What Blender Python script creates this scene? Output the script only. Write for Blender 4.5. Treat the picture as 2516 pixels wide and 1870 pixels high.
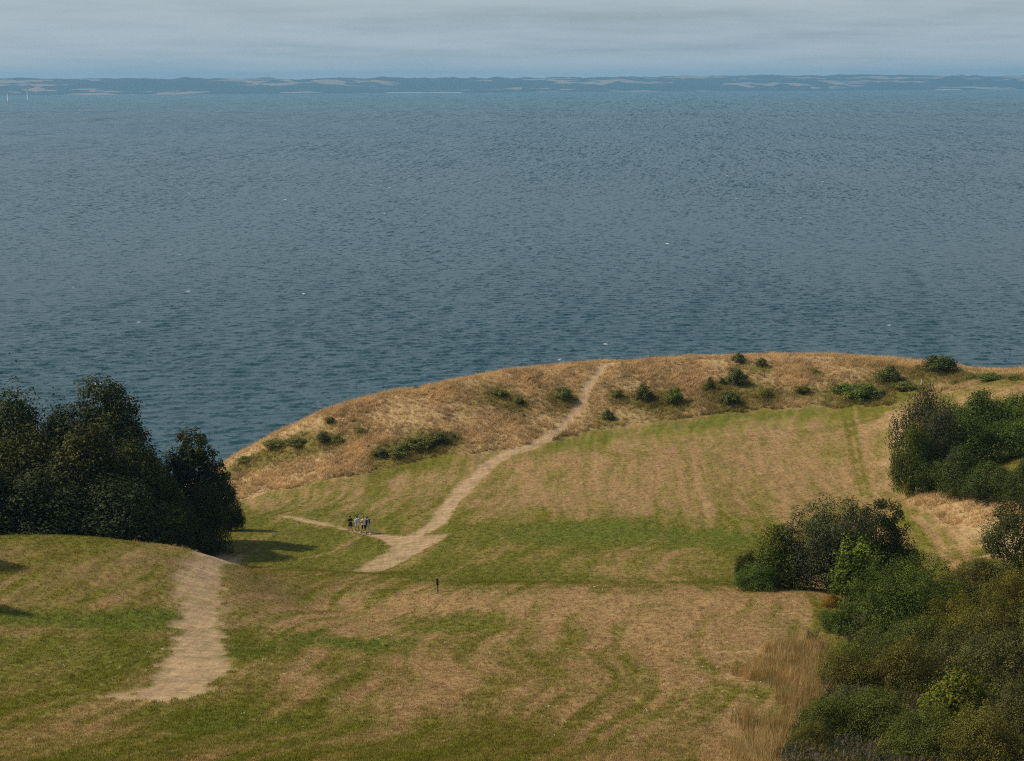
import bpy, bmesh, math, random
import numpy as np
from mathutils import Vector, Matrix, Euler
SC = bpy.context.scene
COL = SC.collection
for o in list(bpy.data.objects): bpy.data.objects.remove(o)
RNG = np.random.default_rng(7)

CTRL_XYZ=[[-34.5,217.72,14],[-29.28,217.77,16.6],[-23.62,218.83,19],[-12.23,220.96,21.5],[-0.68,225.85,23],[5.26,227.57,23.3],[11.28,229.2,23.5],[23.55,232.3,23.7],[35.73,232.71,23.9],[44.77,232.36,23.8],[53.14,229.17,23.6],[64.46,222.01,23.4],[-31.12,206.03,12.8],[-22.05,202.82,14.6],[-13.11,205.63,15.6],[-6.13,207.82,16.5],[2.09,209.22,17.3],[10.52,213.05,18.2],[19.04,214.67,19],[30.45,215.85,20],[41.73,215.82,21],[22.63,222.75,21.3],[5.1,220.39,20.6],[-17.39,212.27,17.6],[-0.61,189.01,16.6],[14.68,193.71,18.6],[29.65,191.73,20],[13.32,175.19,18.3],[26.04,167.62,19.6],[37.77,182.08,21],[44.06,205.4,21.5],[35.62,160.82,21.2],[-20.35,186.61,15.2],[-24.43,180.11,15.8],[-5.24,176.08,17.2],[-15.71,169.11,17],[-11.21,167.37,17.2],[-9.96,164.95,17.5],[-5.76,163.64,18.0],[-13.05,147.29,19],[-10.86,155.54,18.4],[-19.88,161.95,17.6],[-16.9,154.0,18.2],[-24.6,168.03,17.4],[-19.47,142.7,20.5],[3.46,149.37,20],[3.04,131.32,22.6],[-4.29,142.84,20.6],[15.81,153.92,20],[14.45,140.37,21.6],[16.51,127.26,23.6],[26.71,146.44,21.5],[35.22,141.47,22],[27.97,118.22,25],[-5.24,120.43,25.0],[-13.4,121.67,24.4],[2.78,120.21,25.3],[9.15,119.66,25.5],[20.78,116.89,26],[-14.33,115.89,25.2],[-4.34,99.14,28],[-3.65,82.68,31],[-2.79,62.73,35.3],[7.53,98.08,28.3],[6.32,82.01,31.2],[4.81,62.15,35.5],[12.79,81.09,31.5],[15.16,96.45,28.8],[-21.16,120.19,27.8],[-28.85,119.2,29.3],[-34.62,117.34,29.8],[-25.73,119.33,28.8],[-19.16,125.74,25.2],[-19.49,106.95,28.5],[-27.92,103.32,29.6],[-17.27,94.33,29.6],[-15.52,80.81,31.7],[-23.33,85.74,31.2],[-18.29,60.59,36.2],[-11.4,68.69,34],[-15.7,114.69,26.2],[-13.53,98.32,28.3],[37.16,160.25,22.2],[43.34,150.76,24],[39.23,147.05,23.3],[52.2,192.21,27.0],[55.15,189.83,27.8],[49.35,198.93,25.6],[37.85,128.36,25.5],[28.22,95.13,28.7],[21.6,73.87,32.2],[16.39,55.7,36.2],[21.12,94.21,27.9],[45.87,157.05,24.8],[14.55,73.26,32.0],[-45,140,21],[-30,142,20],[-48,155,18],[-35,158,18],[-25,160,18],[-60,165,17],[-45,175,15.5],[-32,180,15],[-80,120,32],[-80,160,22],[-90,80,40],[0,0,58],[-60,0,60],[60,0,60],[0,30,48],[60,60,46],[100,120,38],[110,180,34],[110,230,25],[-80,180,12],[0,-60,66],[-120,-60,66],[120,-60,66],[0,45,41.2],[150,100,44],[150,200,30],[-150,120,40],[-150,60,48],[-150,170,15]]
CREST_XY=[[-300,185],[-80,190],[-55,196],[-34.5,217.72],[-29.28,217.77],[-23.62,218.83],[-12.23,220.96],[-0.68,225.85],[5.26,227.57],[11.28,229.2],[23.55,232.3],[35.73,232.71],[44.77,232.36],[53.14,229.17],[64.46,222.01],[110,234],[200,220],[300,200]]
PATH_SHAPES={'hump_path': [[-22.4,116.0],[-21.8,118.5],[-27.4,156.9],[-24.2,155.2],[-19.8,121.3],[-19.4,116.1],[-18.5,110.0],[-17.8,104.8],[-16.8,100.1],[-15.6,93.8],[-14.8,88.5],[-14.3,82.1],[-14.8,79.1],[-15.9,77.3],[-19.0,77.8],[-18.0,79.2],[-17.4,81.8],[-17.6,85.6],[-18.3,90.6],[-18.8,94.7],[-20.0,102.9],[-21.5,110.8]],'junction': [[-13.7,148.1],[-12.7,153.0],[-11.2,156.5],[-11.3,159.8],[-12.9,164.9],[-16.7,169.4],[-20.8,173.3],[-24.0,178.8],[-23.8,179.5],[-16.8,170.6],[-13.0,167.0],[-10.0,165.5],[-8.2,170.6],[-7.8,176.8],[-6.5,193.4],[-4.0,203.3],[-1.3,207.3],[2.1,209.0],[4.5,212.5],[6.6,216.8],[8.2,220.7],[9.3,224.9],[11.5,229.5],[12.7,231.4],[10.5,224.8],[9.6,220.7],[7.8,216.6],[5.2,211.3],[3.1,207.6],[-0.3,205.8],[-2.5,201.5],[-4.3,192.5],[-5.8,179.1],[-6.3,170.5],[-8.4,164.6],[-6.0,164.1],[-7.6,157.5],[-9.1,152.9],[-10.4,149.4],[-12.1,144.8]],'crest_spur': [[11.5,229.5],[12.5,232.1],[15.6,235.4],[17.6,233.2],[15.5,231.5],[12.8,229.8]]}
# outline, soft edge in m, dryness, lushness, tall grass, redness
ZONES=[
[[[-35.5,216.4],[-30.7,203.3],[-21.9,201.8],[-13.1,205.4],[-6.1,207.0],[-0.7,207.7],[3.2,209.3],[6.5,210.4],[11.1,212.9],[19.0,214.5],[28.8,215.8],[36.7,216.1],[42.2,215.6],[45.4,211.8],[50.2,218.6],[48.7,196.4],[53.9,185.4],[60.3,179.0],[62.7,186.4],[65.5,225.6],[53.6,231.3],[45.0,233.9],[36.1,235.2],[23.8,234.4],[11.4,231.4],[-0.7,228.1],[-12.4,223.7],[-23.9,221.2],[-29.6,220.2],[-34.9,220.5]],1.2,0.92,0,1,0.15],
[[[-6.5,224.9],[8.3,230.5],[8.6,221.8],[4.9,213.7],[-1.8,214.6],[-7.5,218.3]],5,0.8,0.05,1,0.3],
[[[10.7,228.8],[24.7,232.0],[25.8,219.9],[10.7,216.8],[9.1,218.6]],5,0.76,0.15,1,0.2],
[[[27.1,231.2],[48.0,233.5],[52.8,227.6],[46.3,216.2],[33.5,217.3],[28.3,221.1]],5,0.84,0.05,1,0.2],
[[[-27.6,213.3],[-20.1,217.4],[-8.7,220.3],[-5.8,216.5],[-14.0,211.1],[-22.2,203.9],[-27.7,205.1]],4,1.0,0,1,0.0],
[[[53.8,215.6],[52.8,194.3],[61.4,182.2],[59.7,177.1],[53.8,184.8],[49.6,191.9]],1.5,0.95,0,0,0.55],
[[[20.8,204.3],[26.8,200.6],[25.3,189.3],[19.6,191.5]],3,0.9,0,0,0.5],
[[[4.3,208.3],[11.6,212.5],[21.9,214.6],[30.9,215.3],[37.4,215.1],[36.6,212.3],[28.2,211.5],[18.6,209.5],[11.9,208.3],[5.9,206.4]],1.6,0.22,0.75,0,0],
[[[-4.7,173.3],[-2.7,196.6],[0.4,204.8],[7.5,206.0],[18.6,208.9],[32.7,211.9],[42.9,200.0],[37.2,161.5],[33.8,126.0],[29.2,131.1],[29.5,162.0],[21.3,165.3],[13.0,171.3],[4.0,173.9]],3,0.66,0.05,0,0.5],
[[[35.5,164.2],[37.3,159.2],[37.8,138.7],[34.0,122.1],[28.8,127.6],[32.5,155.7]],2,0.4,0.1,0,0.1],
[[[42.9,209.1],[45.4,208.0],[37.6,158.6],[37.7,155.2],[36.3,157.5]],1.2,0.85,0,0.5,0.5],
[[[37.8,159.4],[40.6,157.4],[44.7,150.0],[38.1,127.3],[36.1,126.8],[38.2,142.9],[38.0,151.7]],1.2,0.95,0,1,0.1],
[[[-29.1,199.6],[-20.7,200.0],[-12.5,204.3],[-5.5,206.2],[-1.2,206.1],[-5.7,192.7],[-8.1,178.4],[-10.7,166.5],[-16.9,170.8],[-23.9,179.9]],2,0.52,0.1,0,0.1],
[[[-25.6,189.0],[-17.2,178.9],[-9.8,175.0],[-8.5,171.0],[-10.3,166.4],[-16.9,170.8],[-23.4,179.4]],2.5,0.3,0.25,0,0],
[[[-8.5,150.7],[-5.5,168.7],[1.7,167.5],[12.6,165.9],[20.1,155.2],[22.8,134.3],[16.6,122.7],[6.3,127.1],[-5.3,123.2],[-8.7,128.4],[-11.3,135.6]],1.0,0.16,0.3,0,0.05],
[[[-2.7,162.6],[3.9,166.8],[12.6,165.4],[20.1,155.2],[18.9,146.5],[13.5,151.3],[5.6,154.2]],2.5,0.12,0.7,0,0],
[[[7.4,149.5],[18.6,144.1],[18.1,128.8],[10.6,129.9],[5.0,137.9]],2.5,0.36,0,0,0.3],
[[[-6.0,158.9],[5.4,148.4],[3.2,138.5],[-4.2,140.9]],2.5,0.34,0.15,0,0.2],
[[[-31.5,194.3],[-24.1,177.7],[-16.7,168.7],[-13.0,164.2],[-11.5,158.7],[-12.8,153.5],[-13.9,147.8],[-8.6,126.8],[-13.4,122.0],[-17.4,127.4],[-19.5,119.9],[-28.2,157.8]],2,0.1,0.25,0,0.05],
[[[-19.6,143.5],[-13.1,139.2],[-5.5,127.8],[-5.7,123.5],[-11.7,124.2],[-16.1,122.8]],1.5,0.5,0,0,0.3],
[[[-43.5,116.0],[-28.5,117.6],[-23.1,118.9],[-20.1,103.4],[-36.1,95.8]],3,0.52,0,0,0.35],
[[[-96.0,256.2],[-28.8,118.8],[-22.9,119.3],[-22.8,117.2],[-27.8,114.8],[-42.0,111.9]],1.5,0.28,0.1,0,0],
[[[-25.4,153.5],[-16.4,130.6],[-14.0,121.4],[-13.2,104.3],[-16.7,101.6]],3,0.6,0,0,0.45],
[[[-35.9,95.2],[-24.8,101.8],[-20.4,102.7],[-19.5,97.6],[-23.5,96.2],[-34.6,91.6]],1.6,0.1,0.8,0,0],
[[[-34.2,90.5],[-23.4,95.6],[-18.9,93.8],[-17.6,85.1],[-18.6,79.9],[-29.2,76.8]],2,0.14,0.25,0,0.05],
[[[-15.0,114.3],[-11.5,122.4],[-5.2,120.7],[2.8,120.5],[9.3,121.1],[20.8,116.9],[19.6,108.3],[14.8,93.9],[11.9,83.9],[9.3,65.0],[-1.1,61.7],[-2.3,75.0],[-5.4,85.7],[-10.1,90.6],[-14.2,103.7]],1.0,0.58,0.03,0,0.3],
[[[-6.7,118.6],[20.5,115.3],[15.8,97.2],[12.1,85.8],[9.7,93.7],[5.3,105.7],[-3.3,109.9]],1.2,0.78,0,0,0.2],
[[[-14.7,116.7],[-6.6,115.2],[-7.1,105.2],[-12.0,103.4]],2,0.62,0,0,0.35],
[[[0.8,85.7],[7.2,94.2],[11.4,83.9],[10.2,74.7],[3.2,63.5],[0.7,70.2]],3,0.62,0,0,0.3],
[[[13.8,105.7],[20.1,112.9],[17.4,98.2],[14.2,93.7]],2,0.55,0.0,0,-0.3],
[[[-16.2,99.0],[-14.7,98.9],[-11.5,103.7],[-5.8,101.2],[-6.3,96.0],[-10.8,97.7],[-13.4,91.9],[-14.8,90.1]],1.5,0.12,0.7,0,0],
[[[-7.0,111.5],[-1.0,110.6],[-0.1,103.5],[-6.0,104.1]],1.5,0.22,0.4,0,0],
[[[-14.7,89.0],[-11.5,90.3],[-10.6,83.3],[-13.0,78.5]],2,0.6,0,0,0.3],
[[[-29.8,73.0],[-19.0,77.2],[-14.5,77.7],[-10.9,78.6],[-5.0,73.3],[-1.9,59.8],[-16.4,40.0]],3,0.36,0.15,0,0.05],
[[[-15.3,75.2],[-12.7,76.5],[-10.8,72.5],[-13.1,69.6]],1.5,0.1,0.55,0,0],
[[[-18.8,74.6],[-17.1,74.5],[-16.0,69.2],[-17.7,70.1]],1,0.5,0,0,0.4],
[[[-10.6,84.7],[-9.1,86.3],[-7.8,81.7],[-9.2,78.9]],1,0.6,0,0,0.35],
[[[-5.8,82.4],[-3.7,84.1],[-2.8,77.5],[-4.7,74.4]],1.2,0.62,0,0,0.3],
[[[3.6,72.0],[6.2,75.5],[5.5,62.0],[2.7,59.4]],2,0.35,0.2,0,0.1],
[[[12.8,90.8],[15.8,97.2],[18.1,99.9],[17.6,89.1],[14.2,76.7],[12.3,72.8],[10.2,61.9],[8.6,60.4]],1.2,0.75,0,1,1],
[[[12.4,73.7],[17.1,86.1],[19.6,106.6],[22.8,114.3],[32.3,123.0],[37.1,117.5],[19.9,61.7],[9.9,60.4]],1.2,0.35,0.1,1,0.3]]
LINES=[[[[31.0,207.3],[28.6,189.9],[27.3,176.1],[26.2,165.5]],0.45,0.45],[[[21.2,204.3],[19.5,183.4],[18.5,161.3]],0.45,0.35],[[[40.4,214.3],[36.6,190.1],[33.8,168.6]],0.28,-0.6],[[[41.2,214.0],[37.3,189.3],[34.4,167.0]],0.28,-0.6],[[[41.7,213.7],[37.9,188.7],[34.9,166.4]],0.25,0.45],[[[18.1,200.9],[17.5,180.4],[17.1,166.5]],0.35,0.3],[[[28.2,203.6],[25.9,182.8]],0.35,0.3],[[[0.4,202.1],[3.1,186.3],[3.8,172.8]],0.4,0.3],[[[9.5,202.0],[8.6,174.1]],0.4,0.2],[[[35.6,154.0],[35.5,142.8],[32.8,127.5]],0.4,0.5],[[[34.8,155.3],[34.5,143.4]],0.3,-0.4],[[[36.7,154.4],[37.0,142.8],[34.3,128.0]],0.3,0.3],[[[-20.8,152.6],[-16.4,157.3],[-14.3,166.8]],0.3,0.35],[[[-26.2,155.9],[-24.7,168.4]],0.3,0.35],[[[-15.8,131.2],[-13.9,147.8]],0.3,0.2]]
PLANTS=[
['h',29.75,231.54,1.81,1.29,(0.92,0.98,1.12),'grey dark shrub breaking the skyline of the headland right of the path crest','shrubs scattered over the dry headland'],
['h',32.62,229.97,1.56,1.17,(0.72,0.78,0.8),'small dark shrub just below the headland skyline,beside the grey skyline shrub','shrubs scattered over the dry headland'],
['h',28.54,224.21,2.69,2.11,(0.72,0.78,0.8),'dark rounded shrub halfway up the dry bank,straight above another dark shrub','shrubs scattered over the dry headland'],
['h',25.13,223.12,1.4,1.57,(0.72,0.78,0.8),'narrow dark shrub at the left side of the tall pair on the dry bank','shrubs scattered over the dry headland'],
['h',27.01,218.62,2.74,1.98,(0.72,0.78,0.8),'dark shrub at the foot of the dry bank,below the rounded one','shrubs scattered over the dry headland'],
['h',26.69,224.38,0.94,0.97,(0.92,0.98,1.12),'thin grey shrub squeezed between the narrow and the rounded dark shrubs','shrubs scattered over the dry headland'],
['h',16.57,220.89,2.31,2.01,(0.72,0.78,0.8),'dark upright shrub left of the squat green shrub on the bank','shrubs scattered over the dry headland'],
['h',13.39,221.55,1.5,0.95,(1.05,1.04,0.8),'small olive shrub on the dry bank nearest the right of the footpath','shrubs scattered over the dry headland'],
['h',20.15,219.79,2.64,1.87,(0.85,1.05,0.75),'squat green shrub at the lower bank above the bright green strip','shrubs scattered over the dry headland'],
['h',11.72,216.18,1.58,1.21,(0.72,0.78,0.8),'lone small dark shrub at the lower end of the bank beside the footpath bend','shrubs scattered over the dry headland'],
['h',36.48,220.69,1.96,1.1,(1.05,1.04,0.8),'olive shrub in pale grass above the end of the bright green strip','shrubs scattered over the dry headland'],
['h',31.72,220.42,2.07,1.02,(1.05,1.04,0.8),'low olive shrub right of the dark shrub at the bank foot','shrubs scattered over the dry headland'],
['h',39.07,227.16,1.18,0.65,(1.18,1.0,0.75),'tiny brown shrub high on the headland in golden grass','shrubs scattered over the dry headland'],
['h',41.5,219.83,3.09,1.16,(0.85,1.05,0.75),'low green shrub at the left end of the green patch near the tractor lines','shrubs scattered over the dry headland'],
['h',43.22,216.12,4.39,1.98,(0.85,1.05,0.75),'broad green thicket shrub just above the top of the tractor lines','shrubs scattered over the dry headland'],
['h',47.7,222.24,3.12,2.0,(0.72,0.78,0.8),'round dark shrub standing above the broad green thicket shrub','shrubs scattered over the dry headland'],
['h',48.63,217.82,3.4,1.05,(1.05,1.04,0.8),'low olive shrub between the round dark shrub and the thin white post','shrubs scattered over the dry headland'],
['h',54.63,225.85,5.16,1.96,(0.72,0.78,0.8),'largest dark shrub on the headland skyline against the sea','shrubs scattered over the dry headland'],
['h',53.4,196.72,3.07,0.96,(0.85,1.05,0.75),'low green mound shrub on the skyline right of the largest one','shrubs scattered over the dry headland'],
['h',57.11,218.98,1.94,0.81,(1.05,1.04,0.8),'flat olive shrub beside the low green mound shrub on the skyline','shrubs scattered over the dry headland'],
['h',55.15,192.76,2.21,0.53,(1.05,1.04,0.8),'flat olive shrub at the far right end of the skyline','shrubs scattered over the dry headland'],
['h',54.46,216.57,1.24,0.54,(1.05,1.04,0.8),'tiny olive shrub under the largest skyline shrub','shrubs scattered over the dry headland'],
['h',-22.41,216.67,1.25,1.01,(0.72,0.78,0.8),'small dark shrub on the left edge of the headland against the sea','shrubs scattered over the dry headland'],
['h',-22.95,212.97,1.9,1.28,(0.72,0.78,0.8),'round dark green shrub in golden grass below the left edge','shrubs scattered over the dry headland'],
['h',-21.16,212.2,1.34,0.91,(1.05,1.04,0.8),'small olive shrub right of the round dark green shrub in golden grass','shrubs scattered over the dry headland'],
['h',-29.16,216.02,3.73,0.58,(1.05,1.04,0.8),'low olive shrub on the cliff edge nearest the dark wood','shrubs scattered over the dry headland'],
['h',-26.35,214.11,3.03,0.77,(1.05,1.04,0.8),'olive shrub on the cliff edge between the wood and the golden slope','shrubs scattered over the dry headland'],
['h',-32.86,215.18,2.6,0.57,(1.05,1.04,0.8),'lowest olive shrub at the tip of the cliff edge beside the wood','shrubs scattered over the dry headland'],
['h',-12.26,225.02,1.06,0.55,(0.92,0.98,1.12),'tiny grey shrub alone on the bare skyline left of the path crest','shrubs scattered over the dry headland'],
['h',-15.52,208.19,1.97,0.84,(0.72,0.78,0.8),'dark shrub at the lower left end of the green clump in golden grass','shrubs scattered over the dry headland'],
['h',-13.43,208.38,3.28,0.9,(1.05,1.04,0.8),'olive shrub in the middle of the green clump in golden grass','shrubs scattered over the dry headland'],
['h',-10.98,209.75,3.84,1.33,(1.05,1.04,0.8),'biggest green shrub of the clump in golden grass','shrubs scattered over the dry headland'],
['h',-8.77,210.39,2.32,1.24,(0.72,0.78,0.8),'dark green shrub at the upper right end of the clump in golden grass','shrubs scattered over the dry headland'],
['h',-7.14,211.17,1.22,0.71,(0.72,0.78,0.8),'tiny dark shrub trailing right of the clump in golden grass','shrubs scattered over the dry headland'],
['h',-1.59,221.02,2.08,0.81,(1.05,1.04,0.8),'olive shrub on the brown upper slope left of the footpath','shrubs scattered over the dry headland'],
['h',0.88,219.38,1.61,0.8,(1.05,1.04,0.8),'small olive shrub halfway between the upper slope and the grey shrub by the path','shrubs scattered over the dry headland'],
['h',6.36,220.79,2.31,1.6,(0.92,0.98,1.12),'grey brown shrub close to the left side of the footpath','shrubs scattered over the dry headland'],
['h',-18.5,213.9,1.35,0.51,(1.05,1.04,0.8),'tiny olive tuft shrub high on the golden slope','shrubs scattered over the dry headland'],
['wb',-48.47,152,11.28,15.08,(1.05,1.04,0.8),'olive bush at the outer left edge of the wood,partly out of view','trees and bushes of the dark wood on the left'],
['wb',-44.65,157,10.41,15.31,(1.05,1.04,0.8),'yellowish olive crowned tree at the top left of the wood','trees and bushes of the dark wood on the left'],
['wb',-41.17,158,7.12,13.59,(0.72,0.78,0.8),'dark tree filling the dip between the yellowish crown and the tall tree','trees and bushes of the dark wood on the left'],
['T1',-36.49,157,7.41,15.05,(0.72,0.78,0.8),'tall rounded dark tree,highest of the wood,against the sea','trees and bushes of the dark wood on the left'],
['wb',-32.56,160,4.67,9.28,(1.05,1.04,0.8),'low bush in the gap between the two tall dark trees of the wood','trees and bushes of the dark wood on the left'],
['wb',-41.23,147,10.92,12.67,(1.18,1.0,0.75),'slightly brownish bush in the middle of the wood left side','trees and bushes of the dark wood on the left'],
['wb',-35.72,146,9.29,12.99,(1.18,1.0,0.75),'brown olive bush in front of the tall dark tree','trees and bushes of the dark wood on the left'],
['wb',-32.3,149,7.9,11.66,(1.05,1.04,0.8),'olive bush with a few yellow sprays under the gap in the wood','trees and bushes of the dark wood on the left'],
['T2',-29.02,161,5.12,10.82,(0.72,0.78,0.8),'second tall dark tree at the right end of the wood','trees and bushes of the dark wood on the left'],
['wb',-30.33,151,6.61,8.47,(0.85,1.05,0.75),'low green bush at the foot of the second tall dark tree','trees and bushes of the dark wood on the left'],
['wb',-27.7,157,4.4,6.78,(1.05,1.04,0.8),'small olive bush at the right foot of the wood by the shaded grass','trees and bushes of the dark wood on the left'],
['wb',-27.21,168,2.49,4.64,(0.72,0.78,0.8),'small dark bush at the very right tip of the wood beside the golden slope','trees and bushes of the dark wood on the left'],
['wb',-43.87,141,11.22,9.85,(0.72,0.78,0.8),'very dark low bush at the left front of the wood behind the hump','trees and bushes of the dark wood on the left'],
['wb',-37.7,141,10.47,9.08,(0.72,0.78,0.8),'very dark low bush behind the middle of the hump','trees and bushes of the dark wood on the left'],
['wb',-31.76,142,9.04,8.47,(0.72,0.78,0.8),'very dark low bush behind the crest near the mown track','trees and bushes of the dark wood on the left'],
['tg',39.34,168,5.95,9.79,(0.92,0.98,1.12),'greyish green bush at the upper left of the thicket','shrubs of the thicket by the upper field'],
['tg',40.47,165,5.2,7.92,(0.92,0.98,1.12),'grey green bush behind the front of the thicket below the greyish green one','shrubs of the thicket by the upper field'],
['tb',46.61,176,6.93,4.81,(0.85,1.05,0.75),'dark green bush at the top of the thicket below the mown rise','shrubs of the thicket by the upper field'],
['tb',50.71,175,6.9,3.79,(0.85,1.05,0.75),'dark green bush at the top right of the thicket','shrubs of the thicket by the upper field'],
['tb',37.46,163,3.86,7.15,(1.05,1.04,0.8),'olive bush on the left flank of the thicket beside the field edge','shrubs of the thicket by the upper field'],
['tb',43.21,166,7.0,4.68,(0.85,1.05,0.75),'broad green bush in the middle of the thicket','shrubs of the thicket by the upper field'],
['tb',48.04,166,6.56,3.61,(0.85,1.05,0.75),'broad green bush at the right middle of the thicket','shrubs of the thicket by the upper field'],
['tb',38.61,161.77,3.57,3.01,(0.72,0.78,0.8),'small very dark bush at the lower left corner of the thicket','shrubs of the thicket by the upper field'],
['tb',39.92,156.78,4.93,4.34,(0.72,0.78,0.8),'large dark bush at the front of the thicket','shrubs of the thicket by the upper field'],
['tb',42.1,153.57,5.22,3.41,(0.72,0.78,0.8),'dark bush at the front right of the thicket above the pale dry slope','shrubs of the thicket by the upper field'],
['tb',44.58,149.73,5.09,4.13,(0.72,0.78,0.8),'dark bush at the edge of the picture behind the right hand tree','shrubs of the thicket by the upper field'],
['B1',21.53,118.5,5.53,6.66,(0.92,0.98,1.12),'dark grey leaved tree with a ragged top at the terrace corner','bushes at the corner of the mown terrace'],
['B2',25.42,120.5,4.49,6.53,(0.72,0.78,0.8),'dark green tree right behind the grey leaved tree','bushes at the corner of the mown terrace'],
['tb',18.29,119,4.76,4.21,(1.05,1.04,0.8),'olive green bush left of the dark grey leaved tree','bushes at the corner of the mown terrace'],
['tb',16.32,120.5,1.8,2.9,(0.72,0.78,0.8),'small dark bush at the left tip of the terrace corner group','bushes at the corner of the mown terrace'],
['tb',16.68,117,3.43,1.89,(0.85,1.05,0.75),'low spreading green bush at the foot of the olive green bush','bushes at the corner of the mown terrace'],
['SP',21.41,109,3.79,4.73,(1.45,1.5,0.7),'bright yellow green sapling between the grey leaved tree and the big round bush','bushes at the corner of the mown terrace'],
['BG',23.21,102,7.52,4.96,(0.85,1.05,0.75),'big round green bush in front of the bright sapling','bushes at the corner of the mown terrace'],
['tb',20.36,110,1.41,0.83,(2.6,1.2,0.6),'small rusty orange dead bush at the left foot of the bright sapling','bushes at the corner of the mown terrace'],
['tb',19.26,102.5,2.2,1.48,(0.85,1.05,0.75),'low green bush at the left foot of the big round bush','bushes at the corner of the mown terrace'],
['T3',33.17,112,5.67,7.67,(0.72,0.78,0.8),'dark leaved tree at the right edge of the picture above the scrub','bushes at the corner of the mown terrace'],
['sc',29.93,112,4.78,3.1,(1.05,1.04,0.8),'low olive bush between the big round bush and the right edge tree','bushes at the corner of the mown terrace'],
['sc',30.21,104,4.17,3.22,(1.3,1.22,0.6),'yellowish bush under the right edge tree','scrub bushes covering the near right slope'],
['sc',24.84,98,3.94,3.38,(1.3,1.22,0.6),'yellowish olive bush touching the right side of the big round bush','scrub bushes covering the near right slope'],
['sc',25.85,93,4.74,3.85,(1.05,1.04,0.8),'olive bush right of centre in the scrub,below the yellowish ones','scrub bushes covering the near right slope'],
['sc',28.05,92,3.7,3.55,(0.92,0.98,1.12),'grey twiggy bush high on the right edge of the scrub','scrub bushes covering the near right slope'],
['sc',22.36,95,4.34,2.82,(0.85,1.05,0.75),'green bush in the dark hollow under the big round bush','scrub bushes covering the near right slope'],
['sc',19.25,91,3.92,2.54,(0.85,1.05,0.75),'green bush at the upper left of the scrub beside the reddish weeds','scrub bushes covering the near right slope'],
['sc',22.14,86,4.63,3.01,(0.92,0.98,1.12),'grey green bush in the middle of the scrub','scrub bushes covering the near right slope'],
['sc',24.28,83,4.25,3.09,(0.92,0.98,1.12),'grey twig tipped bush at the right of the scrub','scrub bushes covering the near right slope'],
['sc',18.73,82,4.21,2.73,(1.05,1.04,0.8),'olive bush in the left middle of the scrub','scrub bushes covering the near right slope'],
['sc',16.27,83,3.36,2.18,(1.05,1.04,0.8),'olive brown bush where the scrub meets the reddish weeds','scrub bushes covering the near right slope'],
['sb',19.45,74,3.81,2.47,(1.12,1.1,0.7),'broad leaved yellow green bush low in the scrub','scrub bushes covering the near right slope'],
['sc',21.46,72,3.71,2.51,(0.92,0.98,1.12),'grey bush in the bottom right corner of the scrub','scrub bushes covering the near right slope'],
['sc',15.56,73,3.76,2.44,(0.85,1.05,0.75),'dark green bush at the bottom of the scrub left of the broad leaved one','scrub bushes covering the near right slope'],
['sc',13.37,73,2.97,1.93,(0.85,1.05,0.75),'low green bush at the bottom left tip of the scrub','scrub bushes covering the near right slope'],
['sc',16.37,68,3.7,2.4,(0.85,1.05,0.75),'green bush cut off by the bottom of the picture below the broad leaved one','scrub bushes covering the near right slope'],
['sc',18.15,65,3.89,2.53,(1.05,1.04,0.8),'olive bush cut off by the bottom of the picture at the right','scrub bushes covering the near right slope'],
['sc',12.27,70,2.09,1.36,(1.05,1.04,0.8),'small olive bush at the bottom beside the mown terrace','scrub bushes covering the near right slope'],
['tb',-35.49,109,3.77,4.23,(0.72,0.78,0.8),'dark bush left of the hump whose shadow reaches in beside the mown track','bushes on the hump just outside the picture on the left'],
['tb',-32.19,100,2.94,3.63,(0.72,0.78,0.8),'dark bush nearer the viewer left of the hump whose shadow crosses the green patch','bushes on the hump just outside the picture on the left']]
# camera and relief ------------------------------------------------------------
CAM_H = 60.0; FOCAL = 3880.0/2223.0; TILT = math.atan(648/3880.0); ROLL = math.radians(0.2)
def tps_fit(P):
    n = len(P); xy = P[:, :2]/100.0
    r2 = ((xy[:, None]-xy[None])**2).sum(-1)
    K = 0.5*r2*np.log(r2+1e-12) + np.eye(n)*2e-4
    A = np.zeros((n+3, n+3)); A[:n, :n] = K; A[:n, n] = 1; A[:n, n+1:] = xy
    A[n:, :n] = A[:n, n:].T
    return np.linalg.solve(A, np.r_[P[:, 2], 0, 0, 0])
def hash01(i, j, s):
    h = np.sin(i*127.1+j*311.7+s*74.7)*43758.5453
    return h-np.floor(h)
def vnoise(x, y, s=0):
    i = np.floor(x); j = np.floor(y); u = x-i; v = y-j
    u = u*u*(3-2*u); v = v*v*(3-2*v)
    a = hash01(i, j, s); b = hash01(i+1, j, s); c = hash01(i, j+1, s); d = hash01(i+1, j+1, s)
    return (a*(1-u)+b*u)*(1-v)+(c*(1-u)+d*u)*v
def fbm(x, y, s=0, o=4):
    t = 0; a = .5; n = 0
    for k in range(o):
        t = t+a*vnoise(x*2**k+k*17.3, y*2**k-k*9.1, s+k); n += a; a *= .5
    return t/n
def smooth(a, b, x):
    t = np.clip((x-a)/(b-a), 0, 1); return t*t*(3-2*t)
CTRL = np.array(CTRL_XYZ, float); CREST = np.array(CREST_XY, float)
TPSW = tps_fit(CTRL)
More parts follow.
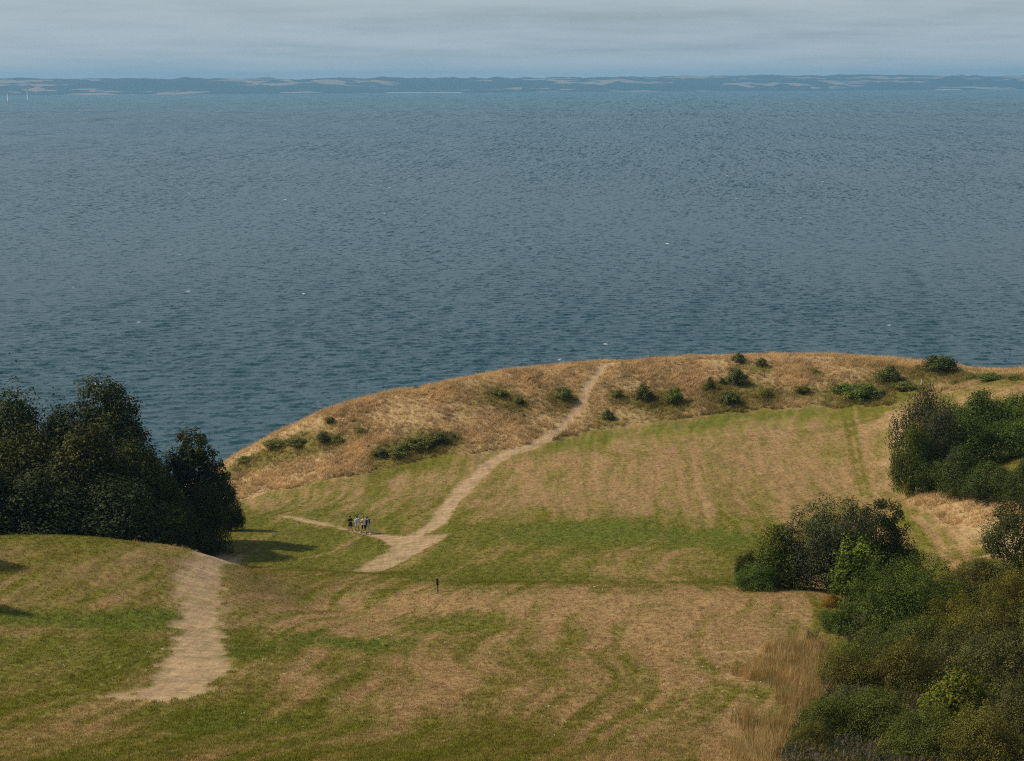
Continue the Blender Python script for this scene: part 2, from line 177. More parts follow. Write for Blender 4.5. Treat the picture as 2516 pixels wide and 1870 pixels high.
def tps(x, y):
    x = np.asarray(x, float); sh = x.shape; x = x.ravel()/100; y = np.asarray(y, float).ravel()/100
    out = np.empty(len(x)); n = len(CTRL)
    for a in range(0, len(x), 40000):
        X = x[a:a+40000]; Y = y[a:a+40000]
        r2 = (X[:, None]-CTRL[None, :, 0]/100)**2+(Y[:, None]-CTRL[None, :, 1]/100)**2
        out[a:a+40000] = (0.5*r2*np.log(r2+1e-12))@TPSW[:n]+TPSW[n]+TPSW[n+1]*X+TPSW[n+2]*Y
    return out.reshape(sh)
def ground_z(x, y):
    """height of the land; falls as a bluff to the shore beyond the crest line"""
    x = np.asarray(x, float); y = np.asarray(y, float)
    cy = np.interp(x, CREST[:, 0], CREST[:, 1])
    s = np.maximum(y-cy, 0)
    z = tps(x, np.minimum(y, cy))
    z = z-(0.015*s*s*(s < 18)+(0.015*324+0.54*(s-18))*(s >= 18))
    z = z+0.35*(fbm(x/9, y/9, 3)-.5)+0.12*(fbm(x/2.2, y/2.2, 8, 2)-.5)
    return np.maximum(z, -6.0)

# camera, sky, sun, exposure ------------------------------------------------------
cam_d = bpy.data.cameras.new('camera'); cam = bpy.data.objects.new('camera', cam_d); COL.objects.link(cam)
cam_d.sensor_fit = 'HORIZONTAL'; cam_d.sensor_width = 36; cam_d.lens = FOCAL*36
cam_d.clip_start = 1; cam_d.clip_end = 120000
fw = Vector((0, math.cos(TILT), -math.sin(TILT))); up = Vector((0, math.sin(TILT), math.cos(TILT))); rt = Vector((1, 0, 0))
r2 = rt*math.cos(ROLL)-up*math.sin(ROLL); u2 = up*math.cos(ROLL)+rt*math.sin(ROLL)
cam.matrix_world = Matrix((( r2.x, u2.x, -fw.x, 0), (r2.y, u2.y, -fw.y, 0), (r2.z, u2.z, -fw.z, CAM_H), (0, 0, 0, 1)))
SC.camera = cam
SUN_EL = math.radians(44); SUN_AZ = math.radians(-79)      # azimuth from +Y (the view), towards +X
sun_dir = Vector((math.sin(SUN_AZ)*math.cos(SUN_EL), math.cos(SUN_AZ)*math.cos(SUN_EL), math.sin(SUN_EL)))
sd = bpy.data.lights.new('sun', 'SUN'); sun = bpy.data.objects.new('sun', sd); COL.objects.link(sun)
HAZE_D = 7.6e-5; HAZE_TOP = 150.0
sd.energy = 4.6; sd.angle = math.radians(0.8); sd.color = (1.0, .87, .68)
sun.rotation_euler = (-sun_dir).to_track_quat('-Z', 'Y').to_euler(); sun.location = (-80, 0, 120)
SC.view_settings.view_transform = 'Standard'; SC.view_settings.look = 'None'
SC.cycles.use_denoising = False; SC.cycles.filter_width = 1.05
SC.view_settings.exposure = -0.05; SC.view_settings.gamma = 1; SC.view_settings.use_curve_mapping = False

class NT:
    """small helper to write node trees"""
    def __init__(s, tree): s.t = tree; s.t.nodes.clear()
    def n(s, kind, **kw):
        nd = s.t.nodes.new(kind)
        for k, v in kw.items():
            if k.startswith('i_'):
                key = k[2:].replace('_', ' ')
                nd.inputs[int(key) if key.isdigit() else key].default_value = v
            else: setattr(nd, k, v)
        return nd
    def l(s, a, ao, b, bi): s.t.links.new(a.outputs[ao], b.inputs[bi])
    def val(s, x, b, i):
        if isinstance(x, tuple): s.t.links.new(x[0].outputs[x[1]], b.inputs[i])
        else: b.inputs[i].default_value = x
    def math(s, op, a, b=0.0, clamp=False):
        nd = s.t.nodes.new('ShaderNodeMath'); nd.operation = op; nd.use_clamp = clamp
        s.val(a, nd, 0); s.val(b, nd, 1); return (nd, 0)
    def mix(s, f, a, b, mode='MIX'):
        nd = s.t.nodes.new('ShaderNodeMix'); nd.data_type = 'RGBA'; nd.blend_type = mode; nd.clamp_factor = True
        s.val(f, nd, 0)
        for x, i in ((a, 6), (b, 7)):
            if isinstance(x, tuple) and len(x) == 2: s.t.links.new(x[0].outputs[x[1]], nd.inputs[i])
            else: nd.inputs[i].default_value = (*x[:3], 1)
        return (nd, 2)
    def ramp(s, f, a, b, c=0.0, d=1.0):
        nd = s.t.nodes.new('ShaderNodeMapRange'); nd.interpolation_type = 'SMOOTHSTEP'
        s.val(f, nd, 0); nd.inputs[1].default_value = a; nd.inputs[2].default_value = b; nd.inputs[3].default_value = c; nd.inputs[4].default_value = d
        return (nd, 0)
    def noise(s, vec, scale, detail=4, rough=.55, lac=2.0):
        nd = s.t.nodes.new('ShaderNodeTexNoise'); nd.inputs['Scale'].default_value = scale; nd.inputs['Detail'].default_value = detail
        nd.inputs['Roughness'].default_value = rough; nd.inputs['Lacunarity'].default_value = lac
        if vec: s.t.links.new(vec[0].outputs[vec[1]], nd.inputs['Vector'])
        return (nd, 0)
    def mapping(s, vec, scale=(1, 1, 1), rot=(0, 0, 0), loc=(0, 0, 0)):
        nd = s.t.nodes.new('ShaderNodeMapping'); nd.inputs['Scale'].default_value = scale; nd.inputs['Rotation'].default_value = rot; nd.inputs['Location'].default_value = loc
        s.t.links.new(vec[0].outputs[vec[1]], nd.inputs['Vector']); return (nd, 0)

world = bpy.data.worlds.new('World'); SC.world = world; world.use_nodes = True
w = NT(world.node_tree)
sky = w.n('ShaderNodeTexSky', sky_type='NISHITA', sun_disc=False, sun_elevation=SUN_EL, sun_rotation=SUN_AZ, altitude=60, air_density=1.2, dust_density=2.0, ozone_density=1.5)
tc = w.n('ShaderNodeTexCoord')
sep = w.n('ShaderNodeSeparateXYZ'); w.l(tc, 'Generated', sep, 0)
# a layer of stratus on a plane overhead: streaky towards the horizon
den = w.math('ADD', w.math('MAXIMUM', (sep, 2), 0.0), .075)
cmb = w.n('ShaderNodeCombineXYZ'); w.val(w.math('DIVIDE', (sep, 0), den), cmb, 0); w.val(w.math('DIVIDE', (sep, 1), den), cmb, 1)
n1 = w.noise(w.mapping((cmb, 0), (.8, .9, 1), loc=(3.1, .7, 0)), 1.3, 6, .6)
n2 = w.noise(w.mapping((cmb, 0), (.3, .6, 1), loc=(1.3, 7.7, 2)), 1.0, 4, .5)
cl = w.math('ADD', w.math('MULTIPLY', n1, .55), w.math('MULTIPLY', n2, .45))
cloud = w.mix(w.ramp(cl, .34, .64), (4.6, 5.6, 6.25), (5.6, 6.4, 6.9))
# thin cloud covers more of the sky the flatter one looks through it
thin = w.ramp(cl, .28, .62, .22, .62)
slant = w.math('DIVIDE', 1.0, w.math('ADD', w.math('MULTIPLY', w.math('MAXIMUM', (sep, 2), 0.0), 2.6), .13))
cover = w.math('SUBTRACT', 1.0, w.math('POWER', w.math('SUBTRACT', 1.0, thin), slant))
mixed = w.mix(cover, (sky, 0), cloud)
bg = w.n('ShaderNodeBackground', i_Strength=.084); w.val(mixed, bg, 'Color')
wo = w.n('ShaderNodeOutputWorld'); w.l(bg, 0, wo, 0)

# helpers ---------------------------------------------------------------------------
def tag(o, label=None, cat=None, group=None, kind=None):
    for k, v in (('label', label), ('category', cat), ('group', group), ('kind', kind)):
        if v: o[k] = v
    return o
def mesh_np(name, verts, faces, mat=None, smooth_=False, colors=None, cdomain='POINT', cname='tone'):
    """verts (n,3); faces (m,k) all of one size"""
    me = bpy.data.meshes.new(name)
    verts = np.ascontiguousarray(verts, np.float32); faces = np.ascontiguousarray(faces, np.int32)
    k = faces.shape[1]
    me.vertices.add(len(verts)); me.vertices.foreach_set('co', verts.ravel())
    me.loops.add(faces.size); me.loops.foreach_set('vertex_index', faces.ravel())
    me.polygons.add(len(faces)); me.polygons.foreach_set('loop_start', np.arange(0, faces.size, k, dtype=np.int32))
    me.polygons.foreach_set('loop_total', np.full(len(faces), k, np.int32))
    if smooth_: me.polygons.foreach_set('use_smooth', np.ones(len(faces), bool))
    me.update(calc_edges=True)
    if colors is not None:
        for nm, arr, dom in ([(cname, colors, cdomain)] if not isinstance(colors, list) else colors):
            if arr.ndim == 1:
                a = me.attributes.new(nm, 'FLOAT', dom); a.data.foreach_set('value', np.ascontiguousarray(arr, np.float32))
            else:
                a = me.attributes.new(nm, 'FLOAT_COLOR', dom)
                a.data.foreach_set('color', np.ascontiguousarray(np.c_[arr[:, :3], np.ones(len(arr))], np.float32).ravel())
    if mat: me.materials.append(mat)
    return me
def obj(name, me, parent=None, loc=None):
    o = bpy.data.objects.new(name, me); COL.objects.link(o)
    if parent: o.parent = parent
    if loc is not None: o.location = loc
    return o
def empty(name, loc, rz=0):
    o = bpy.data.objects.new(name, None); COL.objects.link(o); o.location = loc; o.rotation_euler = (0, 0, rz); o.empty_display_size = .3
    return o
def bm_obj(name, bm, mat, parent=None, smooth_=False):
    me = bpy.data.meshes.new(name); bm.to_mesh(me); bm.free()
    if smooth_: me.polygons.foreach_set('use_smooth', np.ones(len(me.polygons), bool))
    if mat: me.materials.append(mat)
    return obj(name, me, parent)
def new_mat(name):
    m = bpy.data.materials.new(name); m.use_nodes = True; return m, NT(m.node_tree)
def plain(name, col, rough=.8, var=.15, scale=30):
    m, t = new_mat(name); tc = t.n('ShaderNodeTexCoord')
    nz = t.noise((tc, 'Object'), scale, 3)
    c = t.mix(nz, [v*(1-var) for v in col], [min(1, v*(1+var)) for v in col])
    p = t.n('ShaderNodeBsdfPrincipled', i_Roughness=rough); t.val(c, p, 'Base Color')
    o = t.n('ShaderNodeOutputMaterial'); t.l(p, 0, o, 0); return m
# land ------------------------------------------------------------------------------
def seg_dist(x, y, P, closed=False):
    P = np.array(P, float); Q = np.roll(P, -1, 0) if closed else P[1:]; P0 = P if closed else P[:-1]
    d = np.full(x.shape, 1e9)
    for (ax, ay), (bx, by) in zip(P0, Q):
        ex, ey = bx-ax, by-ay; L = ex*ex+ey*ey+1e-9
        t = np.clip(((x-ax)*ex+(y-ay)*ey)/L, 0, 1)
        d = np.minimum(d, np.hypot(x-ax-t*ex, y-ay-t*ey))
    return d
def signed(x, y, P):
    """distance to an outline, positive inside"""
    P = np.array(P, float); ins = np.zeros(x.shape, bool)
    for (ax, ay), (bx, by) in zip(P, np.roll(P, -1, 0)):
        c = ((ay > y) != (by > y)) & (x < (bx-ax)*(y-ay)/(by-ay+1e-12)+ax); ins ^= c
    d = seg_dist(x, y, P, True); return np.where(ins, d, -d)
def masked(x, y, P, soft, fn):
    """evaluate only near the outline's box"""
    P = np.array(P); m = (x > P[:, 0].min()-soft*3) & (x < P[:, 0].max()+soft*3) & (y > P[:, 1].min()-soft*3) & (y < P[:, 1].max()+soft*3)
    out = np.zeros(x.shape)
    if m.any(): out[m] = fn(x[m], y[m])
    return out
def land_cover(x, y):
    """path, dryness, lushness, tall grass and redness of the ground at x, y"""
    field = np.exp(-((x-25)/32.)**4-((y-192)/24.)**4); wob = (fbm(x/3.1, y/4.5, 21, 4)-.5); wob2 = (fbm(x/.9, y/1.6, 31, 3)-.5)
    dry = np.full(x.shape, .42); lush = np.full(x.shape, .1); tall = np.zeros(x.shape); red = np.full(x.shape, .1)
    for P, soft, d, l, r, rd in ZONES:
        def f(X, Y):
            w1 = (fbm(X/3.1, Y/4.5, 21, 4)-.5)*soft*4.0
            return smooth(-soft*1.2, soft*1.2, signed(X, Y, P)+w1)
        m = masked(x, y, P, soft*1.5, f)
        dry += (d-dry)*m; lush += (l-lush)*m; tall += (r-tall)*m; red += (rd-red)*m
    # mown streaks run up and down the slope, 1-2 swaths wide
    u = x*math.cos(.13)-y*math.sin(.13); v = x*math.sin(.13)+y*math.cos(.13)
    warp = (fbm(u/14, v/14, 41, 2)-.5)*5
    st = fbm((u+warp)/.62, v/10, 51, 3)-.5
    st2 = fbm((u+warp*1.6)/2.6, v/22, 61, 2)-.5
    st3 = fbm((u+warp)/3.0, (v+warp)/1.1, 66, 3)-.5
    mown = 1-tall
    dry = dry+mown*(st*1.15+st2*.65+st3*.3)*(.55+.45*smooth(.15,.5,dry))*(1-.45*field)+wob*.24+wob2*.20
    for P, wd, a in LINES:
        m = masked(x, y, P, 1.5, lambda X, Y: smooth(wd*1.5, wd*.3, seg_dist(X, Y, P)+(fbm(X/.8, Y/1.5, 71, 2)-.5)*.5))
        dry += a*m*mown
    for kd, px_, py_, w_, *_r in PLANTS:                            # greener ground round the headland shrubs
        if kd == 'h':
            m = (np.abs(x-px_) < w_*2.2) & (np.abs(y-py_) < w_*2.6)
            if m.any(): dry[m] -= (.75+.5*wob2[m])*np.exp(-(((x[m]-px_)/(w_*.95))**2+((y[m]-py_+.3*w_)/(w_*1.1))**2))*min(1, w_/2)
    cy = np.interp(x, CREST[:, 0], CREST[:, 1]); e = smooth(-3.5, -1.0, y-cy); dry += (.85-dry)*e; tall += (1-tall)*e; lush += (.05-lush)*e
    path = np.zeros(x.shape)
    for nm, P in PATH_SHAPES.items():
        e0, e1, rag = (-.55, .65, 1.9) if nm == 'hump_path' else (-.32, .38, .9)
        m = masked(x, y, P, 2.0, lambda X, Y: smooth(e0, e1, signed(X, Y, P)+(fbm(X/.7, Y/1.2, 81, 3)-.5)*rag))
        path = np.maximum(path, m)
    cov_core = path.copy()
    path = path*np.clip(.72+.75*(fbm(x/.9, y/.35, 83, 3)-.35)+.4*(fbm(x/2.2, y/3.5, 84, 2)-.5), .55, 1)
    return path, np.clip(dry, 0, 1), np.clip(lush, 0, 1), np.clip(tall, 0, 1), red, cov_core
def lerp(a, b, t): return a+(b-a)*t[:, None]
C_GREEN = np.array([.124, .116, .012]); C_LUSH = np.array([.092, .117, .014]); C_OLIVE = np.array([.180, .145, .038])
C_STRAW = np.array([.270, .180, .080]); C_GOLD = np.array([.385, .272, .136]); C_RED = np.array([.225, .135, .062]); C_PATH = np.array([.38, .265, .158])
def land_color(x, y, cov=None):
    path, dry, lush, tall, red = (cov or land_cover(x, y))[:5]
    g = lerp(np.tile(C_GREEN, (len(x), 1)), C_LUSH, lush)
    c = lerp(g, C_OLIVE, smooth(.12, .5, dry)); c = lerp(c, C_STRAW, smooth(.42, .88, dry))
    gold = lerp(np.tile(C_OLIVE*.9, (len(x), 1)), C_GOLD, smooth(.3, .95, dry+.5*(fbm(x/2.5, y/4, 91, 4)-.5)))
    c = lerp(c, 1, tall) if False else c+(gold-c)*tall[:, None]
    c = c+(C_RED-c)*np.clip(red*.42*smooth(.3, .62, fbm(x/1.8, y/5, 95, 4)+.12*red), -.2, .8)[:, None]
    pc = C_PATH[None]*(0.66+.66*fbm(x/.9, y/.45, 99, 4))[:, None]
    return np.clip(c+(pc-c)*(path*.94)[:, None], .004, 1)

xs = np.unique(np.r_[np.arange(-420, -80, 12.), np.arange(-80, -38, .6), np.arange(-38, 38, .27), np.arange(38, 56, .3), np.arange(56, 80, .6), np.arange(80, 430, 12.)])
ys = np.unique(np.r_[np.arange(-120, 48, 4.), np.arange(48, 130, .3), np.arange(130, 246, .45), np.arange(246, 310, 2.5)])
GX, GY = np.meshgrid(xs, ys); gx = GX.ravel(); gy = GY.ravel()
gz = ground_z(gx, gy)
cov = land_cover(gx, gy); gcol = land_color(gx, gy, cov)
gz = gz-cov[0]*.05*(1+fbm(gx/.8, gy/.8, 14, 2))+cov[3]*.10*(fbm(gx/.8, gy/.8, 15, 2))
nx, ny = len(xs), len(ys)
ii = (np.arange(ny-1)[:, None]*nx+np.arange(nx-1)[None]).ravel()
gf = np.c_[ii, ii+1, ii+nx+1, ii+nx]

m_land, t = new_mat('mown_grassland')
tc = t.n('ShaderNodeTexCoord'); geo = (tc, 'Object')
at = t.n('ShaderNodeAttribute', attribute_name='tone'); ap = t.n('ShaderNodeAttribute', attribute_name='path'); atl = t.n('ShaderNodeAttribute', attribute_name='tall')
fine = t.noise(geo, 5.5, 5, .65); mid = t.noise(geo, 1.1, 4, .6)
streak = t.noise(t.mapping(geo, (2.6, .22, 1), rot=(0, 0, .13)), 1.0, 5, .6)
v = t.math('ADD', t.math('MULTIPLY', fine, .9), t.math('ADD', t.math('MULTIPLY', mid, .55), t.math('MULTIPLY', streak, .55)))
f = t.ramp(v, .68, 1.32, .62, 1.42)
h = t.n('ShaderNodeHueSaturation'); h.inputs['Saturation'].default_value = 1.0
hu = t.ramp(t.noise(t.mapping(geo, (1, 1, 1), loc=(40, 3, 0)), 2.3, 4, .6), .3, .7, .483, .517)
t.val(hu, h, 'Hue'); t.val((at, 'Color'), h, 'Color')
amt = t.math('SUBTRACT', 1.0, t.math('MULTIPLY', (ap, 'Fac'), .25))
fm = t.math('ADD', t.math('MULTIPLY', t.math('SUBTRACT', f, 1.0), amt), 1.0)
cmb = t.n('ShaderNodeCombineColor'); [t.val(fm, cmb, k) for k in range(3)]
col = t.mix(1.0, (h, 0), (cmb, 0), 'MULTIPLY')
p = t.n('ShaderNodeBsdfPrincipled', i_Roughness=.95); t.val(col, p, 'Base Color'); p.inputs['Specular IOR Level'].default_value = .12
bp = t.n('ShaderNodeBump', i_Strength=.55, i_Distance=.12); t.val(t.math('ADD', fine, t.math('MULTIPLY', mid, 1.2)), bp, 'Height'); t.l(bp, 0, p, 'Normal')
o_ = t.n('ShaderNodeOutputMaterial'); t.l(p, 0, o_, 0)
me = mesh_np('ground', np.c_[gx, gy, gz], gf, m_land, True, [('tone', gcol, 'POINT'), ('path', cov[0], 'POINT'), ('tall', cov[3], 'POINT')])
ground = tag(obj('ground', me), 'mown grass hillside and headland with worn footpaths', kind='structure')

# sea ---------------------------------------------------------------------------------
sx = np.unique(np.r_[-60000, -30000, -15000, -8000, -4000, -2000, -1200, -800, -500, -350, np.arange(-250.2, 250.3, .9), 350, 500, 800, 1200, 2000, 4000, 8000, 15000, 30000, 60000])
sy = [-60000, -20000, -6000, -1500, -300, 0, 100, 180, 210, 235]
yv = 250.
while yv < 60000: sy.append(yv); yv += .75 if yv < 420 else .75*(yv/420)**1.6 if yv < 1200 else yv*.03
sy = np.array(sy); SX, SY = np.meshgrid(sx, sy); qx = SX.ravel(); qy = SY.ravel(); qz = np.zeros(len(qx))
r = random.Random(5); wind = math.radians(-68)    # waves travel towards the land from the far left
reg = (np.abs(qx) < 251) & (qy > 240) & (qy < 900)
wx = qx[reg]; wy = qy[reg]; wz = np.zeros(len(wx)); pw = 0
wfade = smooth(250, 205, np.abs(wx))
for k in range(64):
    lam = 2.6*(5.4/2.6)**(r.random()**1.3); a = .0040*lam**.9*(.4+r.random()); th = wind+r.gauss(0, .55); kk = 2*math.pi/lam
    ph = (wx*math.cos(th)+wy*math.sin(th))*kk+r.random()*6.28
    fade = smooth(1.0, .5, (.8*(np.maximum(wy, 420)/420)**1.6)/(lam*.40))
    s = np.sin(ph); wz += a*fade*(s+.22*np.cos(2*ph+math.pi))
gust = .65+.7*fbm(wx/45, wy/70, 5, 3)
qz[reg] = wz*gust*wfade*smooth(880, 480, wy)
snx, sny = len(sx), len(sy); ii = (np.arange(sny-1)[:, None]*snx+np.arange(snx-1)[None]).ravel()
m_sea, t = new_mat('sea_water'); tc = t.n('ShaderNodeTexCoord'); g = (tc, 'Object')
wv = t.mapping(g, (1, 1, 1), rot=(0, 0, .10))
patch = t.noise(t.mapping(g, (.0016, .0042, 1), loc=(.4, .1, 0)), 1.0, 4, .55)
def tilt(scale, detail, loc=(0, 0, 0)):
    nd = t.noise(t.mapping(wv, scale, loc=loc), 1.0, detail, .62)[0]
    v_ = t.n('ShaderNodeVectorMath', operation='SUBTRACT'); t.l(nd, 'Color', v_, 0); v_.inputs[1].default_value = (.5, .5, .5)
    return v_, nd
# waves lengthen with the open fetch offshore: each layer has its own reach in metres from the shore
sy_ = t.n('ShaderNodeSeparateXYZ'); t.val(g, sy_, 0)
LAY = [((1.25, .95, 1), 3, .5, .85, None), ((.42, .34, 1), 5, .5, 1.35, None), ((.62, .115, 1), 3, .25, 1.4, (450, 1000)), ((.36, .032, 1), 3, .2, 1.6, (700, 1700)), ((.16, .0082, 1), 3, .15, 1.6, (1500, 3600)), ((.075, .0026, 1), 3, .1, 1.4, (3000, 7000))]
def scaled(v_, x, y):
    m_ = t.n('ShaderNodeVectorMath', operation='MULTIPLY'); t.l(v_, 0, m_, 0); m_.inputs[1].default_value = (x, y, 0); return m_
add0 = None
for q, (scl_, det, ax_, ay_, reach) in enumerate(LAY):
    tv, nd = tilt(scl_, det, (q*3.7, q*1.9, q)); tv = scaled(tv, ax_, ay_)
    if reach:
        rs = t.n('ShaderNodeVectorMath', operation='SCALE'); t.l(tv, 0, rs, 0); t.val(t.ramp((sy_, 1), *reach), rs, 'Scale'); tv = rs
    if q == 0: w1 = (nd, 0)
    if add0 is None: add0 = tv
    else:
        s_ = t.n('ShaderNodeVectorMath', operation='ADD'); t.l(add0, 0, s_, 0); t.l(tv, 0, s_, 1); add0 = s_
amp = t.n('ShaderNodeVectorMath', operation='SCALE'); t.l(add0, 0, amp, 0); lane = t.noise(t.mapping(g, (.010, .0021, 1), rot=(0, 0, -.35)), 1.0, 3, .55); t.val(t.math('ADD', t.ramp(patch, .3, .7, .25, .55), t.ramp(lane, .3, .7, .18, .85)), amp, 'Scale')
gn = t.n('ShaderNodeNewGeometry'); add2 = t.n('ShaderNodeVectorMath', operation='ADD'); t.l(gn, 'Normal', add2, 0); t.l(amp, 0, add2, 1)
bp = t.n('ShaderNodeVectorMath', operation='NORMALIZE'); t.l(add2, 0, bp, 0)
vo = t.n('ShaderNodeTexVoronoi'); vo.inputs['Scale'].default_value = 1.0
t.val(t.mapping(g, (.085, .040, 1)), vo, 'Vector')
sc = t.n('ShaderNodeSeparateColor'); t.l(vo, 'Color', sc, 0)
fl = t.math('MULTIPLY', t.ramp(t.math('ADD', (vo, 'Distance'), t.math('MULTIPLY', w1, .10)), .125, .07), t.ramp(t.math('ADD', (sc, 0), t.math('MULTIPLY', lane, .10)), 0.880, 0.884))
base = t.mix(patch, (.007, .039, .049), (.011, .048, .058))
p = t.n('ShaderNodeBsdfPrincipled', i_Roughness=.24, i_IOR=1.333); p.inputs['Specular IOR Level'].default_value = .37; t.val(base, p, 'Base Color'); t.l(bp, 0, p, 'Normal')
foam = t.n('ShaderNodeBsdfDiffuse', i_Color=(.74, .77, .79, 1))
ms = t.n('ShaderNodeMixShader'); t.val(fl, ms, 0); t.l(p, 0, ms, 1); t.l(foam, 0, ms, 2)
o_ = t.n('ShaderNodeOutputMaterial'); t.l(ms, 0, o_, 0)
me = mesh_np('sea', np.c_[qx, qy, qz], np.c_[ii, ii+1, ii+snx+1, ii+snx], m_sea, True)
tag(obj('sea', me), 'wind ruffled dark blue sea with small whitecaps', kind='structure')

# far coast -----------------------------------------------------------------------------
hx = np.arange(-9000, 9001, 24.); rows = np.array([-40, -12, 0, 30, 90, 180, 300, 450, 650, 900, 1200, 1550, 1900, 2300, 2800, 3500, 4500])
HX, HR = np.meshgrid(hx, rows); X = HX.ravel(); Rr = HR.ravel()
shore = 10650+X*.42+160*(fbm(X/1900, X*0, 3, 3)-.5)+40*(fbm(X/200, X*0, 4, 2)-.5)
prof = smooth(0, 2400, Rr); ridge = .62+.55*fbm(X/1500+5, Rr/1600, 11, 4)
left = 1-.42*smooth(-1900, -3300, X)*smooth(4000, 1500, -X+1500)
Z = np.where(Rr <= 0, -6+Rr*.1+6, 0)+prof*88*ridge*left*(1+.05*X/3000)+smooth(0, 120, Rr)*7*fbm(X/160, Rr/150, 9, 3)
Z += smooth(60, 200, Rr)*10*np.maximum(fbm(X/90, Rr/120, 19, 3)-.42, 0)*3
Z += smooth(500, 900, Rr)*11*np.maximum(fbm(X/110, Rr/300, 29, 3)-.38, 0)*2.2
Z = np.where(Rr == 0, .6, Z); Z = np.where(Rr < 0, -4, Z)
hn = len(hx); ii = (np.arange(len(rows)-1)[:, None]*hn+np.arange(hn-1)[None]).ravel()
m_h, t = new_mat('far_fields_and_woods'); tc = t.n('ShaderNodeTexCoord'); g = (tc, 'Object')
vo = t.n('ShaderNodeTexVoronoi'); vo.inputs['Scale'].default_value = 1; t.val(t.mapping(g, (.0050, .0036, 0)), vo, 'Vector')
sc = t.n('ShaderNodeSeparateColor'); t.l(vo, 'Color', sc, 0)
nz = t.noise(t.mapping(g, (.004, .003, .003)), 1, 4, .6); big = t.noise(t.mapping(g, (.0007, .0009, 0), loc=(.9, .3, 0)), 1, 2)
field = t.math('MULTIPLY', t.ramp((sc, 0), .62, .70), t.ramp(t.math('ADD', big, t.math('MULTIPLY', nz, .35)), .66, .74))
c = t.mix(field, (.016, .034, .032), (.24, .20, .16)); sp = t.n('ShaderNodeSeparateXYZ'); t.val(g, sp, 0)
bch = t.math('MULTIPLY', t.ramp((sp, 2), 4.5, 2.0), t.ramp(t.noise(t.mapping(g, (.0012, .0, .0), loc=(2.2, 0, 0)), 1, 3), .56, .60))
c = t.mix(bch, c, (.40, .36, .30))
p = t.n('ShaderNodeBsdfPrincipled', i_Roughness=.95); t.val(c, p, 'Base Color'); o_ = t.n('ShaderNodeOutputMaterial'); t.l(p, 0, o_, 0)
assert Z.max() < HAZE_TOP-2, Z.max()
me = mesh_np('hills', np.c_[X, shore+Rr, Z], np.c_[ii, ii+1, ii+hn+1, ii+hn], m_h, True)
tag(obj('hills', me), 'low wooded coast with fields across the water', kind='structure')

# haze ------------------------------------------------------------------------------------
bm = bmesh.new(); bmesh.ops.create_cube(bm, size=1.0)
for v_ in bm.verts: v_.co = Vector((v_.co.x*21000, 7000+v_.co.y*20000, (v_.co.z+.5)*(HAZE_TOP+9)-9))
m_z, t = new_mat('thin_sea_haze'); vol = t.n('ShaderNodeVolumePrincipled', i_Density=HAZE_D, i_Anisotropy=.1); vol.inputs['Color'].default_value = (.28, .635, 1, 1)
o_ = t.n('ShaderNodeOutputMaterial'); t.l(vol, 0, o_, 'Volume')
tag(bm_obj('haze', bm, m_z), kind='stuff')
# plants ------------------------------------------------------------------------------
m_leaf, t = new_mat('leaves')
at = t.n('ShaderNodeAttribute', attribute_name='tone'); oi = t.n('ShaderNodeObjectInfo')
c = t.mix(1.0, (at, 'Color'), (oi, 'Color'), 'MULTIPLY')
p = t.n('ShaderNodeBsdfPrincipled', i_Roughness=.62); t.val(c, p, 'Base Color'); p.inputs['Specular IOR Level'].default_value = .10
tr = t.n('ShaderNodeBsdfTranslucent'); t.val(t.mix(1.0, c, (1.25, 1.2, .6), 'MULTIPLY'), tr, 'Color')
ms = t.n('ShaderNodeMixShader', i_0=.22); t.l(p, 0, ms, 1); t.l(tr, 0, ms, 2)
o_ = t.n('ShaderNodeOutputMaterial'); t.l(ms, 0, o_, 0)
m_bark = plain('bark', (.085, .070, .055), .9, .4, 6)

